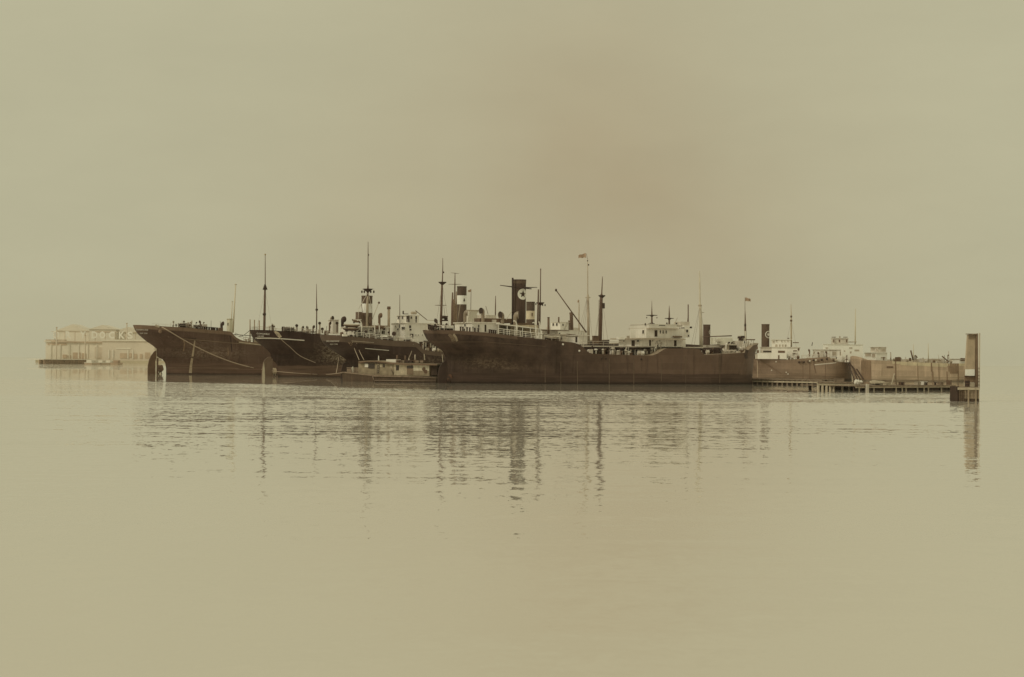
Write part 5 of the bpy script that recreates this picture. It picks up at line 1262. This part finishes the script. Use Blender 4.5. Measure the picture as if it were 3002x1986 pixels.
stand(C, 1105, -6.6, 'person in dark clothes at the rail below the covered lifeboat, left of two', rot=.4)
stand(C, 1112, -6.6, 'person in dark clothes at the rail below the covered lifeboat, right of two', rot=-.3)
stand(A, 539, -4.5, 'person standing among the winches on the stern deck of the leftmost ship', rot=.8)
stand(B, 798, -4.5, 'person standing above the name lettering on the black stern', CLOTH_D, .2)
def W(ship, q): return ship.p0 + ship.u * q[0] + ship.w * q[1] + Vector((0, 0, q[2]))
rope([W(A, A.hp(474, 960, .3))] + [A.world(x, y, -9.5) for x, y in ((490, 968), (530, 992), (575, 1017), (625, 1041), (680, 1062), (730, 1076), (770, 1084))] + [B.world(800, 1088, -1.0)], 0.14, 'pale hawser sagging from the leftmost stern down across its side', group='mooring ropes')
rope([B.world(797, 1088, -.6)] + [B.world(x, y, -9) for x, y in ((850, 1093), (910, 1097), (960, 1098))] + [H.world(1012, 1092, -3)], 0.07, 'thin rope from the black ship rudder to the houseboat bow', group='mooring ropes')
rope([W(B, B.hp(802, 972, .3))] + [B.world(x, y, -9) for x, y in ((818, 990), (850, 1018), (880, 1044), (925, 1064))], 0.07, 'taut line running down the black ship quarter from its stern rail', group='mooring ropes')
rope([A.world(686, 981, -7), A.world(735, 985, -6), B.world(744, 986, -.4)], 0.09, 'dark line stretched from the leftmost poop to the black stern', TIMBD, group='mooring ropes')
rope([A.world(700, 988, -7.5), A.world(715, 983, -7), B.world(734, 968, 0)], 0.08, 'slack dark line rising to the tip of the black stern', TIMBD, group='mooring ropes')
rope([W(C, C.hp(1032, 1003, .3)), C.world(1040, 1025, -8.5), H.world(1053, 1056, 1)], 0.08, 'line from the third stern to the houseboat roof, left one', group='mooring ropes')
rope([W(C, C.hp(1044, 1006, .3)), C.world(1054, 1030, -8.5), H.world(1067, 1056, 1)], 0.07, 'line from the third stern to the houseboat roof, right one', group='mooring ropes')
rope([W(C, C.hp(1210, 1010, .3)), C.world(1207, 1030, -8), H.world(1198, 1052, 1)], 0.07, 'line from the third ship side to the middle of the houseboat roof', group='mooring ropes')
rope([W(C, C.hp(992, 1048, .3)), C.world(990, 1070, -8), H.world(986, 1094, -1)], 0.09, 'hanging rope left of the houseboat bow', group='mooring ropes')
rope([W(K, K.hp(2220, 1058, .3)), K.world(2221, 1080, -8.2), K.world(2221, 1107, -9)], 0.10, 'rope hanging down the tanker side just right of the big bow', group='mooring ropes')

# small deck clutter: reels, boxes, pipes, hatch coamings, each its own part
random.seed(21)
def scatter(ship, x0, x1, n, t0, t1, cols, hmax=1.4):
    for i in range(n):
        x = random.uniform(x0, x1); t = random.uniform(t0, t1); q = ship.deck_at(x, t); c = random.choice(cols); h = random.uniform(.35, hmax); k = i % 4
        if k == 0: ship.part('deck_box', MB().box(q.x - random.uniform(.25, .8), q.x + random.uniform(.25, .8), t - .4, t + .4, q.z - .1, q.z + h), c)
        elif k == 1: ship.part('vent_pipe', MB().cyl(q - Vector((0, 0, .1)), q + Vector((0, 0, h * 1.5)), .11, .1, 7).cyl(q + Vector((0, 0, h * 1.5)), q + Vector((.3, 0, h * 1.5 + .12)), .17, .2, 8), c, True)
        elif k == 2: ship.part('hose_reel', MB().cyl(q + Vector((-.3, 0, .5)), q + Vector((.3, 0, .5)), .42, .42, 10).box(q.x - .35, q.x + .35, t - .1, t + .1, q.z - .1, q.z + .5), c)
        else: ship.part('rail_post', MB().cyl(q, q + Vector((random.uniform(-.4, .4), 0, h * 1.8)), .06, .05, 6), c)
scatter(E, 1712, 1930, 34, -5.5, -2.5, (CREAM, DARK, BROWN, CREAM, WHITE), 1.1)
scatter(E, 2066, 2180, 30, -5, -1, (CREAM, DARK, BROWN, CREAM, WHITE), 1.5)
scatter(E, 1262, 1330, 12, -5, -2, (CREAM, DARK, BROWN), .9)
scatter(A, 500, 660, 26, -5, 0, (CREAM, DARK, BROWN, TAN), 1.8)
scatter(A, 705, 765, 8, -6, -3, (CREAM, DARK, TAN), 1.2)
scatter(B, 800, 960, 22, -5.5, -1, (CREAM, DARK, BROWN, TAN, WHITE), 1.5)
scatter(C, 1000, 1225, 34, -6.8, -4.8, (CREAM, DARK, BROWN, WHITE), 1.3)
scatter(C, 1236, 1300, 14, -6, -3, (CREAM, WHITE, TAN, BROWN), 1.6)
scatter(K, 2262, 2490, 34, -6.8, -4.6, (CREAM, BROWN, TAN, WHITE), 1.5)
scatter(K, 2205, 2228, 10, -5, -2, (CREAM, DARK, BROWN), 2.2)
scatter(I, 2600, 2790, 34, -5.5, -1, (CREAM, BROWN, TAN, TAN), 1.5)
# shrouds and stays
for ship, top, feet, t in ((E, (1764, 868), (1740, 1772, 1788), 0), (E, (1723.5, 874), (1706, 1742), 0), (E, (2052, 898), (2034, 2076), 0), (E, (1297, 835), (1276, 1318), 0), (C, (1078.5, 858), (1050, 1108), -1.5), (A, (777, 850), (745, 806), 0), (K, (2319.5, 940), (2296, 2342), -1)):
    for f_ in feet:
        q = ship.deck_at(f_, -5.0); ship.part('shroud', MB().cyl(ship.P(top[0], top[1], t), q, 0.022, None, 4), MASTD)

# ================================================================== timber piers at right
def world_line(a, b): return on_water(*a), on_water(*b)
def pier(name, label, a, b, deck_px_h, width, xs, brace=None, kerb=None, pile_m=TIMB, pile_w=0.34, back=True, plank=2.4, group='timber piers', lab_fill=None):
    p, q = world_line(a, b); L = (q - p).length; u = (q - p).normalized()
    o = bpy.data.objects.new(name, None); COL.objects.link(o); o.location = p; o.rotation_euler = (0, 0, math.atan2(u.y, u.x))
    tag(o, label, 'pier', group)
    k = p.y / FPX; h = deck_px_h * k
    n = int(L / plank); me = MB().box(0, plank - 0.06, -0.15, width, h - 0.12, h).mesh('deck_plank', TIMB)
    for i in range(n):
        if n <= 290: link('deck_plank', me, o, (i * plank, 0, random.uniform(-.015, .015)))
    part('edge_beam', MB().box(0, L, -0.42, -0.152, h - 0.26, h - 0.03), TIMB, o)
    if brace: part('cross_beam', MB().box(0, L, -0.34, -0.13, brace * k - 0.16, brace * k + 0.16), TIMBL, o)
    pm = MB().cyl((0, 0, -1.5), (0, 0, h - 0.15), pile_w * 1.05, pile_w * .92, 9).mesh('pile', pile_m, True)
    for x in xs:
        d = ray(x, a[1]); t = -(0) ; 
        den = d.x * u.y - d.y * u.x
        c = CAM_P - p; s = (c.x * d.y - c.y * d.x) / (u.x * d.y - u.y * d.x)
        link('pile', pm, o, (s, -0.1, random.uniform(-.1, .05)))
    pb = MB().cyl((0, 0, -1.5), (0, 0, h - 0.15), .3, .28, 7).mesh('pile', TIMBD, True)
    nb = int(L / 3.2)
    for r in (width * .45, width * .9):
        for i in range(nb): link('pile', pb, o, (1.5 + i * 3.2, r, 0))
    if back: part('dark_backing', MB().box(0, L, 0.22, 0.4, -1, h - .3), TIMBD, o)  # dark sheet painting in the shade under the deck
    if kerb: part('kerb_timber', MB().box(0, L, 0.05, 0.35, h + 0.02, h + kerb), TIMBL, o)
    return o, p, u, h, L
P1 = pier('timber_pier', 'far stretch of timber pier with pale piles just right of the big bow', (2192, 1126.5), (2412, 1131), 16.5, 7, [2207 + 14.6 * i for i in range(14)], brace=8.5, pile_w=.20)
P2 = pier('timber_pier', 'near landing stage with thick pale piles between the two longer piers', (2396, 1144.5), (2508, 1145.5), 25, 9, [2399, 2411, 2423, 2434, 2444, 2470, 2490, 2508], brace=17, pile_w=.25, pile_m=TIMBL)
P3 = pier('timber_pier', 'long low timber pier with dark open piling reaching to the wharf at right', (2506, 1146.5), (2796, 1144), 15.5, 12, [2517, 2536, 2560, 2590, 2625, 2643, 2654, 2688, 2707, 2720, 2758, 2785], brace=11, pile_w=.16, pile_m=TIMBL)
def on_deck(P, x, back):
    o, p, u, h, L = P; w = Vector((-u.y, u.x, 0)); d = ray(x, 1120); q0 = p + w * back; c = CAM_P - q0
    s = (c.x * d.y - c.y * d.x) / (u.x * d.y - u.y * d.x)
    return q0 + u * s + Vector((0, 0, h)), u
def clutter(name, label, cat, P, x, back, w, h, d, m, group=None):
    q, u = on_deck(P, x, back); o = bpy.data.objects.new(name, None); COL.objects.link(o); o.location = q + Vector((0, 0, .02)); o.rotation_euler = (0, 0, math.atan2(u.y, u.x))
    tag(o, label, cat, group); return o
# upturned skiff
o = clutter('skiff', 'upturned skiff lying on the long pier, dark open side', 'boat', P3, 2573, 3, 5, 1, 2, TIMB)
vs, fs = [], []
for i in range(13):
    q = -1 + i / 6; wd = .9 * (1 - abs(q) ** 2.5) + .03
    for j in range(7):
        an = math.pi * j / 6; vs.append((q * 2.6, -math.cos(an) * wd, .05 + math.sin(an) * .75 * (1 - .5 * abs(q) ** 3) + (0.25 if q < 0 else 0) * -q))
for i in range(12):
    for j in range(6):
        e = i * 7 + j; fs.append((e, e + 1, e + 8, e + 7))
part('hull', MB().add(vs, fs), TIMBL, o, True)
part('dark_gap', MB().box(-1.9, 1.2, -.88, -.8, 0.0, .3), OPEN, o); part('keel', MB().box(-2.3, 2.3, -.05, .05, .72, .84), TIMB, o)
# trestle, tarpaulin heap, crates
o = clutter('trestle', 'pale A-shaped trestle standing on the long pier against the ship side', 'trestle', P3, 2622, 2, 1, 1, 1, TIMBL)
part('leg', MB().cyl((-.9, 0, 0), (0, 0, 2.1), .12), TIMBL, o); part('leg', MB().cyl((.7, 0, 0), (0, 0, 2.1), .08), TIMB, o); part('rung', MB().cyl((-.5, 0, .9), (.35, 0, .9), .06), TIMBL, o)
o = clutter('tarpaulin_heap', 'white tarpaulin bundle at the joint of the two piers', 'tarpaulin', P3, 2518, 1.2, 1, 1, 1, LETT)
hm = MB(); random.seed(3)
for i in range(14): hm.ball((random.uniform(-.65, .65), random.uniform(-.4, .4), random.uniform(.15, .75)), random.uniform(.16, .36), 7, 5, random.uniform(.6, 1.2))
part('bundle', hm, LETT, o, True); part('drape', MB().prism([(-.5, -1.45), (.4, -1.5), (.35, .2), (-.3, .3)], -1.9, -1.7), CREAM, o)
for i, (P_, x, w, h, c, lb) in enumerate(((P2, 2460, 1.7, .5, TIMB, 'flat timber box on the landing stage'), (P3, 2643, .7, .5, BROWN, 'small brown crate on the long pier right of the trestle'), (P3, 2690, 1.0, .5, TAN, 'tan crate midway along the long pier'), (P3, 2708, 1.2, .6, LETT, 'white box midway along the long pier'), (P3, 2782, .6, .8, BROWN, 'upright brown crate near the wharf end of the long pier'), (P3, 2600, 1.4, .35, TIMBL, 'stack board box just right of the skiff'), (P3, 2757, .9, .45, TIMB, 'low grey crate toward the wharf on the long pier'))):
    o = clutter('crate', lb, 'crate', P_, x, 1.5, w, h, 1, c, 'boxes on the piers')
    part('box', MB().box(-w / 2, w / 2, -.4, .4, 0, h), c, o); part('lid', MB().box(-w / 2 - .05, w / 2 + .05, -.45, .45, h + .004, h + .07), c, o); part('batten', MB().box(-w / 2 + .1, -w / 2 + .2, -.45, -.404, .02, h - .02), TIMB, o)
for P_, x, lb in ((P3, 2645, 'low bollard left on the long pier edge'), (P3, 2716, 'low bollard midway on the long pier edge'), (P3, 2742, 'low bollard right on the long pier edge')):
    o = clutter('bollard', lb, 'bollard', P_, x, .8, 1, 1, 1, DARK, 'bollards on the long pier'); part('post', MB().cyl((0, 0, -.2), (0, 0, .4), .2), DARK, o); part('cap', MB().cyl((0, 0, .4), (0, 0, .5), .28), DARK, o)
# gangways from the tanker to the pier
for (a, b, lb) in (((2490, 1062), (2509, 1113), 'steep dark gangway from the right tanker bow to the pier, left one'), ((2494, 1062), (2526, 1112), 'steep dark gangway from the right tanker bow to the pier, right one')):
    A_, B_ = K.world(*a, -5), I.world(*b, -9)
    o = bpy.data.objects.new('gangway', None); COL.objects.link(o); o.location = A_; tag(o, lb, 'gangway', 'gangways to the pier'); d = B_ - A_
    for off in (-.45, .45): part('side_rail', MB().cyl(Vector((off, 0, 0)), d + Vector((off, 0, 0)), .16), DARK, o)
    n = 16; mb = MB()
    for i in range(n): c = d * (i / n); mb.cyl(c + Vector((-.45, 0, 0)), c + Vector((.45, 0, 0)), .07, None, 5)
    part('tread', mb, BROWN, o)

# ================================================================== crib wharf and tall shed at the right edge
p, q = on_water(2811, 1178), on_water(2871, 1178.5)
WU = Vector((1, 0, 0)); WW = Vector((-WU.y, WU.x, 0)); WL = (q - p).length; kz = p.y / FPX
o = bpy.data.objects.new('crib_wharf', None); COL.objects.link(o); o.location = p; o.rotation_euler = (0, 0, math.atan2(WU.y, WU.x))
tag(o, 'heavy timber crib wharf block standing in the water at the right', 'wharf')
top = 42 * kz
part('core', MB().box(0.05, WL, 0.12, 4.4, -1.5, top - .1), TIMBD, o)
nb = 11; random.seed(11)
for i in range(nb):
    xa, xb = WL * i / nb, WL * (i + 1) / nb
    for j in range(4):
        za, zb = (top - .35) * j / 4 - (.0 if j else 1.2), (top - .35) * (j + 1) / 4
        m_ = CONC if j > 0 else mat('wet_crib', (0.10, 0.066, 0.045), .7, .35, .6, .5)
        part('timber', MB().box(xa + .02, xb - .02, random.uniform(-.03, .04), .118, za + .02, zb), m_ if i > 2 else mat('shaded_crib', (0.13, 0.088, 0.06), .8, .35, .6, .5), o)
part('cap_beam', MB().box(-.15, WL, -.2, .3, top - .33, top - .02), TIMBL, o)
part('wharf_deck', MB().box(-.1, WL, .31, 4.6, top - .095, top + .04), TIMB, o)
for i in range(7): part('end_pile', MB().cyl((-.12, .3 + i * .55, -1.5), (-.12, .3 + i * .55, top + .1), .22, .2, 8), TIMBD, o)
for i in (5, 9): part('fender_pile', MB().cyl((WL * i / nb, -.14, -1.5), (WL * i / nb, -.14, top - .3), .12, .12, 8), CONC, o)
def wpx(x, y, t):
    d = ray(x, y); c = CAM_P - p; k = (t - c.dot(WW)) / d.dot(WW); r = c + d * k
    return r.dot(WU), CAM_P.z + d.z * k
def wbox(name, x0, y0, x1, y1, t0, t1, m, par):
    a, b = wpx(x0, y0, t0), wpx(x1, y1, t0); return part(name, MB().box(a[0], b[0], t0, t1, b[1], a[1]), m, par)
o = bpy.data.objects.new('timber_tower', None); COL.objects.link(o); o.location = p; o.rotation_euler = (0, 0, math.atan2(WU.y, WU.x))
tag(o, 'tall narrow boarded tower with a white board at its foot, right edge of the wharf', 'tower')
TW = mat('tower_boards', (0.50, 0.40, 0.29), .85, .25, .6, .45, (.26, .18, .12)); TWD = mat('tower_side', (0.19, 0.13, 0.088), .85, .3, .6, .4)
a, b, c, d = wpx(2830, 1083, 4), wpx(2858, 1083, 4), wpx(2859.5, 979, 4), wpx(2837, 982, 4)
part('tower_core', MB().prism([(a[0], a[1]), (b[0], b[1]), (c[0], c[1]), (d[0], d[1])], 4.0, 4.5), TW, o)
n = 9
for i in range(n):
    f0, f1 = i / n, (i + 1) / n
    part('board', MB().prism([(lerp(a[0], b[0], f0) + .02, a[1]), (lerp(a[0], b[0], f1) - .01, a[1]), (lerp(d[0], c[0], f1) - .01, lerp(d[1], c[1], f1)), (lerp(d[0], c[0], f0) + .02, lerp(d[1], c[1], f0))], 3.93 - .015 * (i % 2), 3.998), TW, o)
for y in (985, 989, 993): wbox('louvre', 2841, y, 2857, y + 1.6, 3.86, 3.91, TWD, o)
e, f_ = wpx(2858.5, 1137, 4), wpx(2866, 1137, 4); g, h_ = wpx(2860, 979, 4), wpx(2865.5, 978, 4)
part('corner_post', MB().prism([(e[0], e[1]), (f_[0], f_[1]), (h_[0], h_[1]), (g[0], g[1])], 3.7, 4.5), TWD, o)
wbox('roof_board', 2836, 978.5, 2866, 981, 3.6, 4.6, TIMB, o)
wbox('white_board', 2830.5, 1083.4, 2857.5, 1102, 3.8, 4.0, mat('white_board', (.80, .79, .74), .7, .04), o)
wbox('base_wall', 2829, 1102.4, 2858, 1122, 4.0, 4.5, mat('base_boards', (0.25, 0.17, 0.115), .85, .25, 1, .4), o); wbox('ledge', 2828.5, 1102.2, 2858.3, 1104.2, 3.7, 3.998, TIMBD, o)
wbox('winch_frame', 2858, 1074, 2872, 1121, 3.2, 3.6, TWD, o) if False else None
for x, y0, y1, m_, nm in ((2869, 977, 1137, FARL, 'guide_post'), (2871, 977, 1137, TW, 'guide_post')):
    a, b = wpx(x, y1, 3.5), wpx(x, y0, 3.5); part(nm, MB().box(a[0] - .05, a[0] + .05, 3.4, 3.6, a[1], b[1]), m_, o)
wbox('plinth', 2828, 1122.2, 2858.4, 1137.5, 3.9, 4.5, TIMBL, o)
for y in (1079, 1090, 1100, 1110, 1118, 1128): wbox('cross_bar', 2858.5, y, 2872, y + 1.4, 3.3, 3.39, TWD, o)
# leaning pole and small gear at the tower foot
for x, y0, y1, c_, lb, nm in ((2836, 1108, 1126, BROWN, 'dark oil drum at the foot of the boarded tower', 'drum'),):
    a, b = wpx(x, y1, 2.5), wpx(x, y0, 2.5); o = bpy.data.objects.new(nm, None); COL.objects.link(o); o.location = p + WU * a[0] + WW * 2.5 + Vector((0, 0, top + .05)); tag(o, lb, 'drum')
    part('barrel', MB().cyl((0, 0, 0), (0, 0, .85), .32, .32, 14), DARK, o); 
    for z in (.05, .4, .8): part('hoop', MB().cyl((0, 0, z), (0, 0, z + .05), .34, .34, 14, caps=False), BROWN, o)

# ================================================================== far shore at left
sh = MB().add([(-420, 1540, -1), (-60, 1540, -1), (-60, 1900, -1), (-420, 1900, -1), (-420, 1540, 1.2), (-60, 1540, 1.2), (-60, 1900, 1.2), (-420, 1900, 1.2)], [(4, 5, 6, 7), (0, 1, 5, 4), (1, 2, 6, 5), (2, 3, 7, 6), (3, 0, 4, 7)])
# a building front parallel to the picture, 1600 m away
BY = 1600.0
def bpx(x, y, Y=BY):
    d = ray(x, y); k = Y / d.y; return CAM_P.x + d.x * k, CAM_P.z + d.z * k
xa, xb = bpx(130, 1062)[0], bpx(520, 1062)[0]
g = link('shore', MB().box(xa, xb + 60, BY - 30, BY + 260, -1, 2.0).mesh('shore', SHORE)); g['kind'] = 'structure'
def bld(name, label, x0, y0, x1, y1, dpt, m, Y=BY, roof=FARR, gable=False):
    a, b = bpx(x0, y0, Y), bpx(x1, y1, Y)
    o = bpy.data.objects.new(name, None); COL.objects.link(o); o.location = (a[0], Y, 1.9); tag(o, label, 'building', 'dockyard buildings on the far shore')
    w = b[0] - a[0]; h = a[1] - 1.9
    o['_w'] = w; 
    part('wall', MB().box(0, w, 0, dpt, 0, h), m, o)
    if gable: part('roof', MB().prism([(-1, h + .01), (w + 1, h + .01), (w * .5, h + gable)], -1, dpt + 1), roof, o)
    else: part('roof', MB().box(-1, w + 1, -1, dpt + 1, h + .01, h + 1.2), roof, o)
    o['w'] = w
    def sub(nm, xx0, yy0, xx1, yy1, mm, pr=.3):
        p0, p1 = bpx(xx0, yy0, Y), bpx(xx1, yy1, Y)
        part(nm, MB().box(p0[0] - a[0], p1[0] - a[0], -pr, .2, max(0.01, p1[1] - 1.9), p0[1] - 1.9), mm, o)
    return sub
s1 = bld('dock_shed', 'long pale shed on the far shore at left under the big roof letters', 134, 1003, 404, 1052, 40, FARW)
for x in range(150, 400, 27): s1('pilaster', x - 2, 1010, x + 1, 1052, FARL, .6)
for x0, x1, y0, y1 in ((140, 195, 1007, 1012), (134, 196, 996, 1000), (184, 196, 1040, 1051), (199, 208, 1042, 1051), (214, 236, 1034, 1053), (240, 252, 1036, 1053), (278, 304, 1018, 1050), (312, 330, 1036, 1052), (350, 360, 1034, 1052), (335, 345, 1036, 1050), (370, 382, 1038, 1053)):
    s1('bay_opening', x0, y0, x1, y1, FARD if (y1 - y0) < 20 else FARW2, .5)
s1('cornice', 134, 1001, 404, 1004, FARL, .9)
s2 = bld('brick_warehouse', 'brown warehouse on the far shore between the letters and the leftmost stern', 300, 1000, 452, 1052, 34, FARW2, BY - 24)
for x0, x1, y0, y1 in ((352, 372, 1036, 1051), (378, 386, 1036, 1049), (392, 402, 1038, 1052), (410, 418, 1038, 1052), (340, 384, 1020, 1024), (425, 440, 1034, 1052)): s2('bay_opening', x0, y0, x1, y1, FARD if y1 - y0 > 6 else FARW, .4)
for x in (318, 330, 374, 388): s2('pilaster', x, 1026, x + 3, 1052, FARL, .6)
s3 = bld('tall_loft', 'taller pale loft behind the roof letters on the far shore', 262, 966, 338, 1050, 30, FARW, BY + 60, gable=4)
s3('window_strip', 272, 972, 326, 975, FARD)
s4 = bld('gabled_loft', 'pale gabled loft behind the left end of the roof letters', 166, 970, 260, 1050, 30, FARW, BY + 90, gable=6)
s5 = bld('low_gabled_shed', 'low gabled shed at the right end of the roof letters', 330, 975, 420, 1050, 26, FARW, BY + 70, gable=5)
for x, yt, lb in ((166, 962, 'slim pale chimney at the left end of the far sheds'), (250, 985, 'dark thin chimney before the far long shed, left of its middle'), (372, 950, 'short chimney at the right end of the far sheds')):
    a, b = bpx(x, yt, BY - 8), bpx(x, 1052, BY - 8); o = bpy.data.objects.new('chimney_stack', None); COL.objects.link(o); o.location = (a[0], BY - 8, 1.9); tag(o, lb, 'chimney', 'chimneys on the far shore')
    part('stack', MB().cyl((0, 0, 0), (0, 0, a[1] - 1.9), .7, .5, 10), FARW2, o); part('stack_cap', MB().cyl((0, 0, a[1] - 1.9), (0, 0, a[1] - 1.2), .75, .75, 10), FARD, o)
# roof letters
a = bpx(160, 992, BY - 2); o = bpy.data.objects.new('roof_sign', None); COL.objects.link(o); o.location = (a[0], BY - 2, a[1]); tag(o, 'row of big white block letters on a frame above the far shed roof', 'sign')
b = bpx(396, 992, BY - 2)
part('sign_frame', MB().box(-3, b[0] - a[0] + 3, .6, .9, -3.5, -2.6).box(-3, b[0] - a[0] + 3, .6, .9, 5.4, 5.7), FARD, o)
for i in range(9): x = (b[0] - a[0]) * i / 8; part('sign_post', MB().box(x - .2, x + .2, .95, 1.3, -4.5, 5.8), FARD, o)
for ch, x in (('D', 165), ('R', 200), ('Y', 243), ('D', 277), ('O', 300), ('C', 327), ('K', 357), ('S', 381)):
    vs, fs, (w, h) = text_geo(ch, 0.03); c = bpx(x, 992, BY - 2); lw = 20 * BY / FPX; lh = 21 * BY / FPX
    V = [((u / w - .5) * lw * .85 + c[0] - a[0], 0, v / h * lh) for u, v in vs]; n_ = len(V)
    V2 = [(x_, .5, z_) for x_, _, z_ in V]
    from collections import Counter
    ed = Counter(); 
    for f in fs:
        for i in range(len(f)): ed[tuple(sorted((f[i], f[(i + 1) % len(f)])))] += 1
    sides = [(i, j, j + n_, i + n_) for (i, j), c_ in ed.items() if c_ == 1]
    part('letter', MB().add(V + V2, list(fs) + [tuple(k + n_ for k in f[::-1]) for f in fs] + sides), mat('sign_white', (.80, .77, .70), .6, .02), o)
# far piled wharf, white barge
p, q = on_water(128, 1067), on_water(267, 1067.5)
L = (q - p).length; u = (q - p).normalized(); o = bpy.data.objects.new('far_pile_wharf', None); COL.objects.link(o); o.location = p; o.rotation_euler = (0, 0, math.atan2(u.y, u.x)); kz2 = p.y / FPX; hh = 14 * kz2
tag(o, 'far wharf on a dense row of brown piles at the left edge', 'wharf')
part('deck', MB().box(0, L, -.3, 14, hh - .4, hh), FARW, o); part('dark_backing', MB().box(0, L, 4, 4.4, -1, hh - .5), FARD, o)
pm = MB().cyl((0, 0, -1.5), (0, 0, hh - .42), .33, .30, 7).mesh('pile', FARP, True)
n = 46; random.seed(5)
for i in range(n): link('pile', pm, o, (L * (i + .3) / n + random.uniform(-.12, .12), random.uniform(-.05, .3), 0))
def simple_boat(name, label, x0, x1, ytop, yw, m, cab, depth=5):
    p, q = on_water(x0, yw), on_water(x1, yw); L = (q - p).length; u = (q - p).normalized(); o = bpy.data.objects.new(name, None); COL.objects.link(o); o.location = p; o.rotation_euler = (0, 0, math.atan2(u.y, u.x))
    tag(o, label, 'barge'); k = p.y / FPX; h = (yw - ytop) * k
    part('hull', MB().prism([(0, -.8), (L, -.8), (L + .8, h * .35), (-.8, h * .35)], 0, depth), FARD, o)
    part('gunwale', MB().box(-.9, L + .9, -.1, depth + .1, h * .35 + .01, h * .35 + .35), m, o)
    for a_, b_ in cab: c = part('cabin', MB().box(L * a_, L * b_, .8, depth - .8, h * .35 + .36, h), m, o); part('window', MB().box(L * (a_ + b_) / 2 - .6, L * (a_ + b_) / 2 + .6, .7, .79, h * .6, h * .8), FARD, c)
    return o
simple_boat('white_barge', 'white covered barge moored just right of the far pile wharf', 270, 294, 1056, 1069.5, FARL, [(.05, .9)])
simple_boat('white_barge', 'low white barge with two small cabins, second from the far wharf', 298, 344, 1057, 1069.5, FARL, [(.1, .35), (.6, .92)])
simple_boat('dark_scow', 'small dark scow ending the row of craft left of the first stern', 346, 358, 1057, 1070, FARP, [(.3, .8)])
# low far bank closing the left of the basin

# ================================================================== thin harbour haze
hz = MB().box(-2600, 2600, -40, 3000, -5, 60)
hm_ = bpy.data.materials.new('thin_haze'); hm_.use_nodes = True; hm_.node_tree.nodes.clear()
ho = hm_.node_tree.nodes.new('ShaderNodeOutputMaterial'); hv = hm_.node_tree.nodes.new('ShaderNodeVolumePrincipled')
hv.inputs['Color'].default_value = (0.93, 0.88, 0.72, 1); hv.inputs['Density'].default_value = HAZE; hv.inputs['Anisotropy'].default_value = 0.0
hm_.node_tree.links.new(hv.outputs[0], ho.inputs['Volume'])
if HAZE > 0:
    o = link('haze', hz.mesh('haze', hm_)); o['kind'] = 'stuff'
